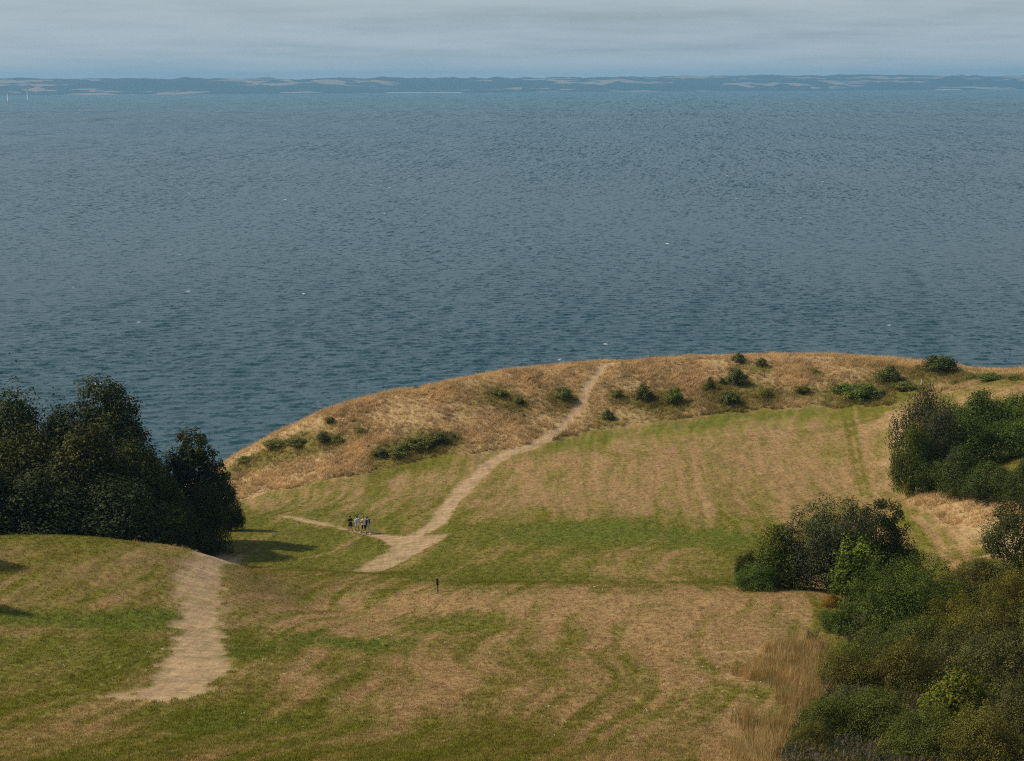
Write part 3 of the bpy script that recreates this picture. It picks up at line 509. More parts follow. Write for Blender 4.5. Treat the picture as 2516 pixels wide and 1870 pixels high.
def leaf_mesh(name, cen, nor, size, tone, rng, aspect=.55):
    n = len(cen); size = np.broadcast_to(size, n)
    a = rng.normal(size=(n, 3)); a -= nor*(a*nor).sum(1)[:, None]; a /= np.linalg.norm(a, axis=1)[:, None]+1e-9
    b = np.cross(nor, a); s = size[:, None]
    fold = nor*s*.18
    V = np.stack([cen-a*s*.5, cen+b*s*aspect*.5+fold, cen+a*s*.5, cen-b*s*aspect*.5+fold], 1).reshape(-1, 3)
    F = np.arange(4*n).reshape(n, 4)
    return mesh_np(name, V, F, m_leaf, False, [('tone', tone, 'FACE')])
def sphere_dirs(n, rng, low=-.35):
    z = low+(1-low)*rng.random(n); ph = rng.random(n)*2*math.pi; r = np.sqrt(np.maximum(0, 1-z*z))
    return np.c_[r*np.cos(ph), r*np.sin(ph), z]
def crown_mesh(name, blobs, n, leaf, rng, base=(.040, .062, .018), vary=.35, subs=22, subr=.36, sprays=.10, aspect=.55, warm=.25):
    """leaves on small clumps that sit on larger lobes; blobs (x, y, z, rx, ry, rz)"""
    B = np.array(blobs, float); area = (B[:, 3]*B[:, 4]+B[:, 3]*B[:, 5]+B[:, 4]*B[:, 5]); area /= area.sum()
    C = []; 
    for k, bl in enumerate(B):
        m = max(5, int(subs*len(B)*area[k])); d = sphere_dirs(m, rng, -.55)
        rr = subr*(.55+.9*rng.random(m))
        pos = bl[:3]+d*bl[3:6]*(.80+.22*rng.random(m))[:, None]
        C.append(np.c_[pos, rr[:, None]*bl[3:6], d, rng.random(m), np.full(m, rng.random())])
    C = np.concatenate(C); wt = (C[:, 3]*C[:, 5]+C[:, 3]*C[:, 4]); wt /= wt.sum()
    k = rng.choice(len(C), n, p=wt); d = sphere_dirs(n, rng, -.75)
    rad = 1-np.abs(rng.normal(0, .22, n)); cen = C[k, :3]+d*C[k, 3:6]*rad[:, None]
    sp = rng.random(n) < sprays                                    # loose sprigs that break the outline
    cen[sp] += (d*C[k, 3:6])[sp]*(rng.random(sp.sum())*.75)[:, None]+np.c_[np.zeros(sp.sum()), np.zeros(sp.sum()), C[k[sp], 5]*.35*rng.random(sp.sum())]
    nor = d*.8+C[k, 6:9]*.35+rng.normal(0, .38, (n, 3))+np.array([0, 0, .30]); nor /= np.linalg.norm(nor, axis=1)[:, None]
    ok = cen[:, 2] > .02; cen, nor, k = cen[ok], nor[ok], k[ok]; n = len(cen)
    v = 1+vary*((C[k, 9]-.5)*2.1+(C[k, 10]-.5)*.7+rng.normal(0, .28, n)); v = np.clip(v, .35, 2)
    wv = np.clip(rng.normal(0, .5, n)+(C[k, 9]-.5)*1.2, -1, 1)*warm
    col = np.array(base)[None]*v[:, None]*np.c_[1+wv*.9, 1+wv*.15, 1-wv*.3]
    return leaf_mesh(name, cen, nor, leaf*(.6+.8*rng.random(n)), np.clip(col, .004, .6), rng, aspect)
def tube(V, Fc, pts, rad, seg=6):
    """append a tapered tube"""
    pts = [Vector(p_) for p_ in pts]; base = len(V); n = len(pts)
    for i, p_ in enumerate(pts):
        d = (pts[min(i+1, n-1)]-pts[max(i-1, 0)]).normalized(); a = d.orthogonal().normalized(); b = d.cross(a)
        for s in range(seg):
            an = 2*math.pi*s/seg; V.append(p_+(a*math.cos(an)+b*math.sin(an))*rad[i])
    for i in range(n-1):
        for s in range(seg): Fc.append((base+i*seg+s, base+i*seg+(s+1) % seg, base+(i+1)*seg+(s+1) % seg, base+(i+1)*seg+s))
def trunk_mesh(name, blobs, r0, rng, tip=1.0):
    """stem with limbs that run out into the lobes of the crown"""
    V, Fc = [], []; B = np.array(blobs); top = B[:, :3][np.argmax(B[:, 2])]; h = top[2]
    tr_ = [(0, 0, -.05*h), (.02*h*rng.normal(), .02*h*rng.normal(), .25*h), (top[0]*.35, top[1]*.35, .55*h), (top[0]*.8, top[1]*.8, .92*h)]
    tube(V, Fc, tr_, [r0, r0*.8, r0*.5, r0*.12])
    for bl in B:
        f = .15+.5*rng.random(); s = Vector(tr_[0]).lerp(Vector(tr_[2]), f); e = Vector(bl[:3])
        mid = s.lerp(e, .5)+Vector((0, 0, .04*h)); tube(V, Fc, [s, mid, e], [r0*.45, r0*.3, r0*.08], 5)
        for q in range(3):
            e2 = e+Vector(sphere_dirs(1, rng)[0]*bl[3:6]*1.02*tip); tube(V, Fc, [mid.lerp(e, .6), e.lerp(e2, .5), e2], [r0*.16, r0*.10, r0*.03], 4)
    return mesh_np(name, np.array([tuple(v_) for v_ in V]), np.array(Fc), m_bark, True)
def dome(rng, n=9, tall=.8, spread=.36):
    """lobes of a rounded shrub one unit wide"""
    out = [(0, 0, tall*.45, .32, .32, tall*.5)]
    for i in range(n):
        a = 2*math.pi*(i+rng.random()*.7)/n; d = spread*(.55+.5*rng.random()); z = tall*(.16+.55*rng.random()*(1.1-d)); s = .14+.10*rng.random()
        out.append((d*math.cos(a), d*math.sin(a), z, s, s, s*(.8+.5*rng.random())))
    for i in range(n//3):
        a = rng.random()*6.28; d = .2*rng.random(); s = .13+.08*rng.random(); out.append((d*math.cos(a), d*math.sin(a), tall*(.72+.16*rng.random()), s, s, s))
    return out
class Kind:
    """a few shapes of one kind of shrub; each is one unit wide and 'tall' high"""
    def __init__(s, count, n, leaf, seed, tall=.8, lobes=9, r0=.03, tip=1.0, **kw):
        s.items = []; s.tall = tall
        for q in range(count):
            rng = np.random.default_rng(seed+q); bl = dome(rng, lobes, tall)
            s.items.append((crown_mesh('crown', bl, n, leaf, rng, **kw), trunk_mesh('trunk', bl, r0, rng, tip)))
KINDS = {
 'h': Kind(6, 3400, .062, 100, .72, 6, base=(0.140, 0.155, 0.042), subs=9, subr=.42, sprays=.28),
 'wb': Kind(4, 27000, .026, 200, 1.1, 14, base=(0.046, 0.058, 0.014), subs=24, vary=.5, warm=.10, sprays=.03),
 'tg': Kind(1, 14000, .022, 300, .9, 9, base=(.085, .088, .038), subs=24, tip=1.02),
 'tb': Kind(3, 15000, .026, 320, .8, 11, base=(0.081, 0.104, 0.021), subs=20),
 'sc': Kind(4, 30000, .0165, 400, .62, 12, base=(0.114, 0.112, 0.029), subs=26, subr=.3, vary=.42, warm=.2, sprays=.2, tip=1.05),
 'sb': Kind(1, 12000, .030, 450, .62, 10, base=(0.114, 0.130, 0.023), subs=22, aspect=.7),
}
def lobes_px(rows, sc): return [tuple(v_*sc for v_ in r_) for r_ in rows]
# trees with an outline of their own, in metres about the foot
def special(kind, W, H):
    rng = np.random.default_rng(sum(map(ord, kind))); R_ = []
    if kind == 'T1':     # round top, right side stepping down
        for x, z, r_ in [(-.05, .88, .30), (-.28, .78, .26), (.2, .80, .25), (-.38, .62, .26), (.0, .68, .36), (.36, .66, .22), (.28, .52, .30), (-.2, .48, .34), (.50, .50, .20), (.42, .36, .28), (.56, .34, .18), (.1, .3, .4), (-.35, .3, .3), (.5, .2, .22)]:
            R_.append((x*W, (rng.random()-.5)*W*.4, z*H, r_*W*1.05, r_*W*1.1, r_*W*1.1))
        return crown_mesh('crown', R_, 40000, .27, rng, base=(0.050, 0.062, 0.015), vary=.5, subs=26), trunk_mesh('trunk', R_, .26, rng)
    if kind == 'T2':
        for x, z, r_ in [(-.12, .88, .22), (.05, .80, .20), (-.28, .70, .24), (-.05, .62, .32), (.30, .72, .17), (.36, .58, .20), (.2, .48, .3), (-.3, .45, .3), (.42, .40, .18), (.0, .3, .38), (.4, .25, .22), (-.2, .2, .3), (.52, .33, .08)]:
            R_.append((x*W, (rng.random()-.5)*W*.4, z*H, r_*W*.95, r_*W, r_*W*1.05))
        return crown_mesh('crown', R_, 30000, .22, rng, base=(0.050, 0.064, 0.015), vary=.5, subs=26), trunk_mesh('trunk', R_, .2, rng)
    if kind == 'B1':     # ragged grey dark tree
        for x, z, r_ in [(-.05, .93, .10), (.14, .84, .16), (.34, .82, .15), (-.22, .74, .17), (.02, .68, .24), (.30, .62, .22), (-.34, .56, .2), (-.1, .48, .28), (.18, .42, .28), (-.36, .34, .2), (.05, .25, .32), (.36, .3, .22), (-.25, .16, .24), (.25, .14, .24)]:
            R_.append((x*W, (rng.random()-.5)*W*.45, z*H, r_*W, r_*W, r_*W))
        return crown_mesh('crown', [(a_, b_, c_, q_*1.15, q_*1.2, q_*1.1) for a_, b_, c_, q_, _, _ in R_], 40000, .13, rng, base=(0.086, 0.094, 0.036), subs=24, vary=.45, sprays=.12), trunk_mesh('trunk', R_, .12, rng, 1.15)
    if kind == 'B2':
        for x, z, r_ in [(-.1, .88, .2), (.15, .80, .22), (-.25, .72, .22), (.32, .66, .2), (.0, .6, .32), (.44, .46, .16), (.25, .42, .28), (-.25, .4, .3), (.52, .36, .13), (0, .25, .35), (.36, .22, .24), (-.3, .2, .25)]:
            R_.append((x*W, (rng.random()-.5)*W*.5, z*H, r_*W, r_*W, r_*W))
        return crown_mesh('crown', R_, 30000, .135, rng, base=(0.081, 0.094, 0.021), subs=18, sprays=.14), trunk_mesh('trunk', R_, .12, rng, 1.1)
    if kind == 'SP':     # open sapling of upright shoots with large pale leaves
        for i in range(15):
            x = (rng.random()-.5)*.9; z = .18+.72*rng.random()*(1-.5*abs(x)); R_.append((x*W, (rng.random()-.5)*W*.6, z*H, .09*W, .09*W, .15*H))
        R_ += [(0, 0, .45*H, .25*W, .25*W, .3*H), (.15*W, 0, .85*H, .12*W, .12*W, .13*H)]
        return crown_mesh('crown', R_, 6500, .17, rng, base=(0.081, 0.109, 0.023), subs=9, subr=.5, vary=.45, sprays=.3, aspect=.6), trunk_mesh('trunk', R_, .06, rng)
    if kind == 'BG':     # wide rounded bush, leaning to the right
        for x, z, r_ in [(-.02, .72, .2), (.16, .74, .2), (.32, .62, .17), (-.2, .6, .2), (.44, .46, .13), (-.36, .42, .18), (.0, .45, .3), (.26, .4, .22), (-.22, .3, .25), (.1, .22, .3), (-.4, .2, .15), (.4, .25, .16)]:
            for y in (-.22, .12): R_.append((x*W+rng.normal()*.1, y*W*(1-abs(x)), z*H*(1 if y > 0 else .86), r_*W, r_*W, r_*W*.72))
        return crown_mesh('crown', R_, 44000, .105, rng, base=(.084, .098, .020), subs=15, subr=.34), trunk_mesh('trunk', R_, .12, rng)
    if kind == 'T3':
        for x, z, r_ in [(-.05, .9, .2), (.2, .85, .25), (-.22, .74, .2), (.1, .66, .3), (-.32, .55, .2), (.36, .6, .25), (-.1, .46, .3), (-.42, .3, .14), (-.28, .28, .22), (.1, .25, .35), (.4, .25, .25), (-.46, .22, .09)]:
            R_.append((x*W, (rng.random()-.5)*W*.45, z*H, r_*W, r_*W, r_*W))
        return crown_mesh('crown', R_, 26000, .125, rng, base=(0.073, 0.086, 0.021), subs=17, sprays=.14), trunk_mesh('trunk', R_, .14, rng, 1.1)
count = {}
for kind, x, y, W, H, tint, lab, grp in PLANTS:
    gzv = float(ground_z(np.array([x]), np.array([y]))[0])
    istree = kind in ('T1', 'T2', 'B1', 'B2', 'T3', 'SP') or 'tree' in lab.split(' between')[0].split(' filling')[0]
    nm = 'sapling' if kind == 'SP' else 'tree' if istree else 'shrub' if kind == 'h' else 'bush'
    cat = {'sapling': 'tree'}.get(nm, nm)
    k = count.get(kind, 0); count[kind] = k+1
    if kind in KINDS:
        K = KINDS[kind]; cm, tm = K.items[k % len(K.items)]; s = (W*1.04, W*1.04*(.85+.3*RNG.random()), H/K.tall/1.08*(1.11 if kind != 'h' else 1))
    else: cm, tm = special(kind, W, H); s = (1, 1, 1)
    root = tag(empty(nm, (x, y, gzv-.05-(.10*H if kind in ('tb', 'tg', 'wb', 'sc') else 0)), RNG.random()*6.28 if kind in KINDS else 0), lab, cat, grp)
    a = obj('trunk' if nm in ('tree', 'sapling') else 'stem', tm, root); b = obj('crown' if nm in ('tree', 'sapling') else 'foliage', cm, root)
    for o_ in (a, b): o_.scale = s
    j = .92+.16*RNG.random(); b.color = (tint[0]*j, tint[1]*j, tint[2]*j, 1)
# grass ---------------------------------------------------------------------------------
m_grass, t = new_mat('grass_blades')
at = t.n('ShaderNodeAttribute', attribute_name='tone', attribute_type='INSTANCER')
p = t.n('ShaderNodeBsdfPrincipled', i_Roughness=.75); t.l(at, 'Color', p, 'Base Color'); p.inputs['Specular IOR Level'].default_value = .15
tr = t.n('ShaderNodeBsdfTranslucent'); t.l(at, 'Color', tr, 'Color'); ms = t.n('ShaderNodeMixShader', i_0=.38); t.l(p, 0, ms, 1); t.l(tr, 0, ms, 2)
o_ = t.n('ShaderNodeOutputMaterial'); t.l(ms, 0, o_, 0)
def tuft(name, n, h, spread, width, lean, rng, heads=0):
    V, Fc = [], []
    for i in range(n):
        a = rng.random()*6.28; b = Vector((math.cos(a), math.sin(a), 0))*spread*rng.random(); hh = h*(.55+.6*rng.random())
        d = Vector((rng.normal(), rng.normal(), 0))*lean*hh*.6; q = rng.random()*6.28; s = Vector((math.cos(q), math.sin(q), 0))*width
        k = len(V); m = b+d*.35+Vector((0, 0, hh*.6)); e = b+d+Vector((0, 0, hh))
        V += [b-s, b+s, m+s*.75, m-s*.75, e]; Fc += [(k, k+1, k+2, k+3), (k+3, k+2, k+4)]
        for j in range(heads):
            z = .5+.5*rng.random(); c = b.lerp(e, z) if z > .9 else b+d*z+Vector((0, 0, hh*z)); u = Vector(rng.normal(size=3))*h*.07; w_ = Vector(rng.normal(size=3))*h*.05
            k = len(V); V += [c-u, c+w_, c+u]; Fc.append((k, k+1, k+2))
    me = bpy.data.meshes.new(name); me.from_pydata([tuple(v_) for v_ in V], [], Fc); me.materials.append(m_grass)
    return bpy.data.objects.new(name, me)
def scatter(name, label, src, x, y, scl, col, lift=-.02, tilt_=.12):
    n = len(x); z = ground_z(x, y)+lift
    me = bpy.data.meshes.new(name); me.vertices.add(n); me.vertices.foreach_set('co', np.c_[x, y, z].astype(np.float32).ravel())
    a = me.attributes.new('scl', 'FLOAT', 'POINT'); a.data.foreach_set('value', scl.astype(np.float32))
    a = me.attributes.new('rot', 'FLOAT_VECTOR', 'POINT'); a.data.foreach_set('vector', np.c_[RNG.normal(0, tilt_, n), RNG.normal(0, tilt_, n), RNG.random(n)*6.28].astype(np.float32).ravel())
    a = me.attributes.new('tone', 'FLOAT_COLOR', 'POINT'); a.data.foreach_set('color', np.c_[col, np.ones(n)].astype(np.float32).ravel())
    o = tag(obj(name, me), label, kind='stuff')
    ng = bpy.data.node_groups.new(name, 'GeometryNodeTree')
    ng.interface.new_socket('Geometry', in_out='INPUT', socket_type='NodeSocketGeometry'); ng.interface.new_socket('Geometry', in_out='OUTPUT', socket_type='NodeSocketGeometry')
    gi = ng.nodes.new('NodeGroupInput'); go = ng.nodes.new('NodeGroupOutput'); ip = ng.nodes.new('GeometryNodeInstanceOnPoints')
    oi = ng.nodes.new('GeometryNodeObjectInfo'); oi.inputs['Object'].default_value = src; oi.inputs['As Instance'].default_value = True
    mp = ng.nodes.new('GeometryNodeMeshToPoints')
    ns = ng.nodes.new('GeometryNodeInputNamedAttribute'); ns.data_type = 'FLOAT'; ns.inputs['Name'].default_value = 'scl'
    nr = ng.nodes.new('GeometryNodeInputNamedAttribute'); nr.data_type = 'FLOAT_VECTOR'; nr.inputs['Name'].default_value = 'rot'
    er = ng.nodes.new('FunctionNodeEulerToRotation')
    L_ = ng.links.new; L_(gi.outputs[0], mp.inputs['Mesh']); L_(mp.outputs[0], ip.inputs['Points']); L_(oi.outputs['Geometry'], ip.inputs['Instance'])
    L_(ns.outputs['Attribute'], ip.inputs['Scale']); L_(nr.outputs['Attribute'], er.inputs[0]); L_(er.outputs[0], ip.inputs['Rotation']); L_(ip.outputs[0], go.inputs[0])
    md = o.modifiers.new('scatter', 'NODES'); md.node_group = ng
    return o
def spots(n, y0, y1, power=1.0, pad=6):
    """random points of the hillside, denser close by"""
    y = y0+(y1-y0)*RNG.random(n)**power; x = (RNG.random(n)*2-1)*(y*.30+pad); return x, y
rg = np.random.default_rng(3)
t_turf = tuft('turf_tuft', 8, .085, .17, .010, .9, rg); t_tall = tuft('tall_grass_tuft', 11, .62, .28, .022, .7, rg); t_weed = tuft('weed_stalks', 9, 1.0, .35, .012, .35, rg, 14)
x, y = spots(270000, 52, 206, 1.45); cv = land_cover(x, y)
k = (cv[0] < .3) & (cv[3] < .6); x, y = x[k], y[k]; cv = tuple(c_[k] for c_ in cv)
c = land_color(x, y, cv)*(1.6+.42*RNG.normal(size=len(x)))[:, None].clip(.5, 2.4)
scatter('grass', 'short mown grass on the terrace and hump', t_turf, x, y, (.7+.6*RNG.random(len(x)))*(1+.25*(1-cv[1])), c)
x, y = spots(210000, 140, 246, .62); cv = land_cover(x, y); patchy = fbm(x/3.0, y/4.5, 44, 4)
k = (cv[3] > .5) & (cv[5] < .15) & (RNG.random(len(x)) < .25+1.4*(patchy-.25)); x, y, patchy = x[k], y[k], patchy[k]; cv = tuple(c_[k] for c_ in cv)
c = land_color(x, y, cv)*np.clip(1.5+1.2*(fbm(x/1.6, y/2.2, 77, 3)-.5)+.16*RNG.normal(size=len(x)), .6, 2.5)[:, None]
scatter('tall_grass', 'tall dry golden grass on the headland', t_tall, x, y, .45+.6*RNG.random(len(x))*(.4+1.2*patchy), c)
x, y = spots(60000, 55, 118, 1.1); cv = land_cover(x, y); k = (cv[3] > .5); x, y = x[k], y[k]; cv = tuple(c_[k] for c_ in cv); rd = cv[4]
pal = np.array([(.42, .28, .105), (.36, .225, .08), (.20, .165, .05), (.48, .345, .16)]); pal2 = np.array([(.085, .092, .028), (.12, .11, .038), (.16, .145, .105), (.19, .15, .055)])
q = RNG.integers(0, 4, len(x)); c = np.where((rd > .6)[:, None], pal[q], pal2[q])*(.75+.5*RNG.random(len(x)))[:, None]*np.where(rd > .6, 1.1, 1)[:, None]
t_dry = tuft('dry_stalks', 22, .95, .34, .009, .26, rg, 0); u_ = RNG.random(len(x)); dryk = (rd > .6) & (u_ < .93); k = (rd <= .6) & (u_ > .5) & (x > .162*y)
scatter('dry_stalks', 'tall tawny dead stalks along the edge of the mown terrace', t_dry, x[dryk], y[dryk], (.5+.55*RNG.random(len(x)))[dryk], c[dryk])
scatter('weeds', 'olive weeds between the scrub bushes', t_weed, x[k], y[k], (.3+.45*RNG.random(len(x)))[k], c[k])
x, y = spots(9000, 56, 130, 1.2); cv = land_cover(x, y); k = (cv[5] < .1) & (cv[3] < .5) & (fbm(x/4, y/6, 18, 3) > .5); x, y = x[k], y[k]; cv = tuple(c_[k] for c_ in cv)
scatter('missed_grass', 'stray taller grass stalks missed by the mower', t_tall, x, y, .22+.25*RNG.random(len(x)), land_color(x, y, cv)*(1.3+.5*RNG.random(len(x)))[:, None])
x = np.r_[-9+26*RNG.random(36), -24+50*RNG.random(130), 9+5*RNG.random(50)]; y = np.r_[117+4*RNG.random(36), 70+46*RNG.random(130), 66+32*RNG.random(50)]
t_fl = tuft('small_flowers', 2, .16, .10, .004, .3, rg, 0)
V, Fc = [], []
for i in range(4):
    c = Vector((rg.normal()*.06, rg.normal()*.06, .10+.07*rg.random())); a = .024
    k = len(V); V += [c+Vector((a*math.cos(q*1.047), a*math.sin(q*1.047), .008*(q % 2))) for q in range(6)]; Fc.append(tuple(range(k, k+6)))
me = bpy.data.meshes.new('flower_heads'); me.from_pydata([tuple(v_) for v_ in V], [], Fc); me.materials.append(m_grass); t_fl.data = me
scatter('flowers', 'tiny white flower heads in the dry terrace grass', t_fl, x, y, .7+.6*RNG.random(len(x)), np.tile([.75, .72, .62], (len(x), 1)))

# people ----------------------------------------------------------------------------------
def skinned(name, pts, edges, mat, parent, root=0, sub=1):
    """one continuous surface grown round connected joints; pts (x, y, z, radius)"""
    me = bpy.data.meshes.new(name); me.from_pydata([p_[:3] for p_ in pts], edges, [])
    o = bpy.data.objects.new(name, me); COL.objects.link(o)
    md = o.modifiers.new('skin', 'SKIN'); md.use_smooth_shade = True
    for i, p_ in enumerate(pts):
        v_ = me.skin_vertices[0].data[i]; v_.radius = (p_[3], p_[3]*(p_[4] if len(p_) > 4 else 1)); v_.use_root = i == root
    ss = o.modifiers.new('sub', 'SUBSURF'); ss.levels = sub; ss.render_levels = sub
    dg = bpy.context.evaluated_depsgraph_get(); new = bpy.data.meshes.new_from_object(o.evaluated_get(dg)); new.name = name
    bpy.data.objects.remove(o); new.materials.clear(); new.materials.append(mat)
    return obj(name, new, parent)
def loft(bm, rings, seg=16, cap=True):
    """elliptical rings (x, y, z, rx, ry)"""
    R_ = [[bm.verts.new((x+rx*math.cos(2*math.pi*k/seg), y+ry*math.sin(2*math.pi*k/seg), z)) for k in range(seg)] for x, y, z, rx, ry in rings]
    for a, b in zip(R_, R_[1:]):
        for k in range(seg): bm.faces.new((a[k], a[(k+1) % seg], b[(k+1) % seg], b[k]))
    if cap: bm.faces.new(R_[0][::-1]); bm.faces.new(R_[-1])
def limb(bm, pts, rad, seg=10):
    V, Fc = [], []; tube(V, Fc, pts, rad, seg); vs = [bm.verts.new(v_) for v_ in V]
    for f_ in Fc: bm.faces.new([vs[k] for k in f_])
    bm.faces.new(vs[:seg][::-1]); bm.faces.new(vs[-seg:])
class Person:
    """x forward, y to the left, z up; step: stride in metres, swing: arm swing"""
    def __init__(s, label, loc, head, H, skin, step=.28, arms=None):
        s.root = tag(empty('person', loc, head), label, 'person', 'people walking along the footpath'); h = H; s.h = h
        f = step; J = {}
        J['pelvis'] = (0, 0, .53*h); J['waist'] = (.005, 0, .61*h); J['chest'] = (.02, 0, .73*h); J['neck0'] = (.01, 0, .82*h); J['neck1'] = (.025, 0, .865*h); J['skull'] = (.03, 0, .935*h); J['crown'] = (.02, 0, .975*h); J['face'] = (.075, 0, .915*h)
        for sd_, sg in (('l', 1), ('r', -1)):
            ff = f*sg; J['hip'+sd_] = (0, .055*h*sg, .50*h)
            J['knee'+sd_] = (ff*.45+.05, .058*h*sg, .285*h); J['ankle'+sd_] = (ff*.95 if ff > 0 else ff*1.05, .058*h*sg, .05*h+(0 if ff > 0 else .035)); J['toe'+sd_] = (J['ankle'+sd_][0]+.13*h/1.7, .066*h*sg, .016*h)
            J['sh'+sd_] = (0, .105*h*sg, .805*h); e = (arms or {}).get(sd_)
            J['elbow'+sd_] = e[0] if e else (-ff*.28-.02, .135*h*sg, .63*h); J['wrist'+sd_] = e[1] if e else (-ff*.75+.05, .14*h*sg, .49*h)
        s.J = J; names = list(J); ix = {n_: i for i, n_ in enumerate(names)}
        rad = dict(pelvis=.085, waist=.078, chest=.09, neck0=.05, neck1=.036, skull=.052, crown=.036, face=.028)
        for sd_ in 'lr': rad.update({'hip'+sd_: .052, 'knee'+sd_: .034, 'ankle'+sd_: .023, 'toe'+sd_: .016, 'sh'+sd_: .033, 'elbow'+sd_: .025, 'wrist'+sd_: .016})
        pts = [(*J[n_], rad[n_]*h*.92) for n_ in names]
        E = [('pelvis', 'waist'), ('waist', 'chest'), ('chest', 'neck0'), ('neck0', 'neck1'), ('neck1', 'skull'), ('skull', 'crown'), ('skull', 'face')]
        for sd_ in 'lr': E += [('pelvis', 'hip'+sd_), ('hip'+sd_, 'knee'+sd_), ('knee'+sd_, 'ankle'+sd_), ('ankle'+sd_, 'toe'+sd_), ('chest', 'sh'+sd_), ('sh'+sd_, 'elbow'+sd_), ('elbow'+sd_, 'wrist'+sd_)]
        edges = [(ix[a], ix[b]) for a, b in E]
        for sd_, sg in (('l', 1), ('r', -1)):
            W_ = Vector(J['wrist'+sd_]); d = (W_-Vector(J['elbow'+sd_])).normalized(); pl = W_+d*.07; k = len(pts)
            pts.append((*pl, .024)); edges.append((ix['wrist'+sd_], k))
            for q, (of, ln) in enumerate(((.03, .065), (.011, .08), (-.009, .075), (-.028, .058))):
                a = pl+Vector((of, 0, 0))+d*.03; b = a+d*ln*.55; c = b+d*ln*.35+Vector((0, -sg*.022, 0))
                for v_ in (a, b, c): pts.append((*v_, .0085))
                m = len(pts); edges += [(k, m-3), (m-3, m-2), (m-2, m-1)]
            a = W_+d*.03+Vector((.032, -sg*.01, 0)); b = a+d*.045+Vector((.014, -sg*.01, 0)); pts += [(*a, .010), (*b, .009)]; m = len(pts); edges += [(ix['wrist'+sd_], m-2), (m-2, m-1)]
        s.body = skinned('body', pts, edges, skin, s.root)
        for sg in (1, -1):
            bm = bmesh.new(); bmesh.ops.create_uvsphere(bm, u_segments=8, v_segments=6, radius=.012)
            for v_ in bm.verts: v_.co += Vector((.03+.055*h*.92, .03*sg, .937*h))
            bm_obj('eye', bm, M_DARK, s.root, True)
    def hair(s, mat, long=False):
        h = s.h; bm = bmesh.new(); z = .945*h
        R_ = [(-.035, 0, z-.07-(.16 if long else 0), .05, .075), (-.03, 0, z-.03, .075, .092), (-.01, 0, z+.035, .10, .097), (.0, 0, z+.075, .085, .085), (.005, 0, z+.10, .045, .05)]
        loft(bm, R_, 14); bm_obj('hair', bm, mat, s.root, True)
    def top(s, mat, hem, wide=1.0, flare=1.0, sleeve=.9, name='shirt', open_=0):
        h = s.h; bm = bmesh.new(); w_ = wide
        loft(bm, [(0, 0, hem*h, .135*flare*w_, .185*flare*w_), (0, 0, .56*h, .128*w_, .178*w_), (.0, 0, .63*h, .118*w_, .165*w_), (.015, 0, .73*h, .128*w_, .185*w_), (.01, 0, .80*h, .105*w_, .190*w_), (.005, 0, .832*h, .07, .10)], 18)
        for sd_ in 'lr':
            a, b, c = (Vector(s.J[n_+sd_]) for n_ in ('sh', 'elbow', 'wrist'))
            if sleeve <= 1: limb(bm, [a+Vector((0, 0, .02)), a.lerp(b, .5), a.lerp(b, sleeve)], [.068, .062, .058])
            else: limb(bm, [a+Vector((0, 0, .02)), a.lerp(b, .5), b, b.lerp(c, sleeve-1)], [.068, .060, .052, .042])
        return bm_obj(name, bm, mat, s.root, True)
    def legs(s, mat, to, name='shorts', r=(.098, .085, .07)):
        h = s.h; bm = bmesh.new(); loft(bm, [(0, 0, .48*h, .13, .175), (0, 0, .55*h, .128, .172), (0, 0, .61*h, .118, .16)], 16)
        for sd_ in 'lr':
            a, b, c = (Vector(s.J[n_+sd_]) for n_ in ('hip', 'knee', 'ankle'))
            if to <= 1: limb(bm, [a+Vector((0, 0, .03)), a.lerp(b, .5), a.lerp(b, to)], [r[0], r[1], r[2]*1.15])
            else: limb(bm, [a+Vector((0, 0, .03)), a.lerp(b, .6), b, b.lerp(c, to-1)], [r[0], r[1], r[2], r[2]*.8])
        return bm_obj(name, bm, mat, s.root, True)
    def skirt(s, mat, hem, name='skirt'):
        h = s.h; bm = bmesh.new(); loft(bm, [(.02, 0, hem*h, .21, .23), (.01, 0, .45*h, .165, .2), (0, 0, .54*h, .135, .18), (0, 0, .615*h, .115, .158)], 18); return bm_obj(name, bm, mat, s.root, True)
    def shoes(s, mat):
        for sd_ in 'lr':
            a, b = Vector(s.J['ankle'+sd_]), Vector(s.J['toe'+sd_]); bm = bmesh.new(); d = b-a
            limb(bm, [Vector((a.x-.05, a.y, b.z+.02)), Vector((a.x, a.y, b.z+.035)), a.lerp(b, .6)+Vector((0, 0, .002)), b+Vector((.03, 0, .005))], [.035, .05, .043, .025]); bm_obj('shoe', bm, mat, s.root, True)
M_DARK = plain('near_black_cloth', (.014, .013, .015)); M_SKIN = plain('skin', (.40, .24, .17), .6, .08); M_SKIN2 = plain('tanned_skin', (.27, .155, .10), .6, .08); M_BLUE = plain('pale_blue_cotton', (.66, .74, .80)); M_PINK = plain('pale_pink_cotton', (.80, .62, .54))
M_NAVY = plain('dark_navy_cloth', (.020, .020, .032)); M_CREAM = plain('cream_cloth', (.62, .56, .47)); M_GREY = plain('grey_marl', (.30, .28, .30)); M_WHITE = plain('white_canvas', (.75, .74, .72)); M_HAIR = plain('dark_brown_hair', (.030, .020, .014)); M_HAIR2 = plain('light_brown_hair', (.12, .075, .045))
def foot(x, y): return (x, y, float(ground_z(np.array([x]), np.array([y]))[0])-.03)
HD = math.radians(-58)
bend = lambda h, sg: ((.0, .15*h*sg, .64*h), (.17, .05*h*sg, .66*h))
a = Person('person in black top and black skirt, smallest and leftmost of the four walkers', foot(-15.75, 168.9), HD, 1.50, M_SKIN, .20, {'l': bend(1.5, 1), 'r': bend(1.5, -1)})
a.top(M_DARK, .54, .95); a.skirt(M_DARK, .33); a.shoes(M_DARK); a.hair(M_HAIR, True)
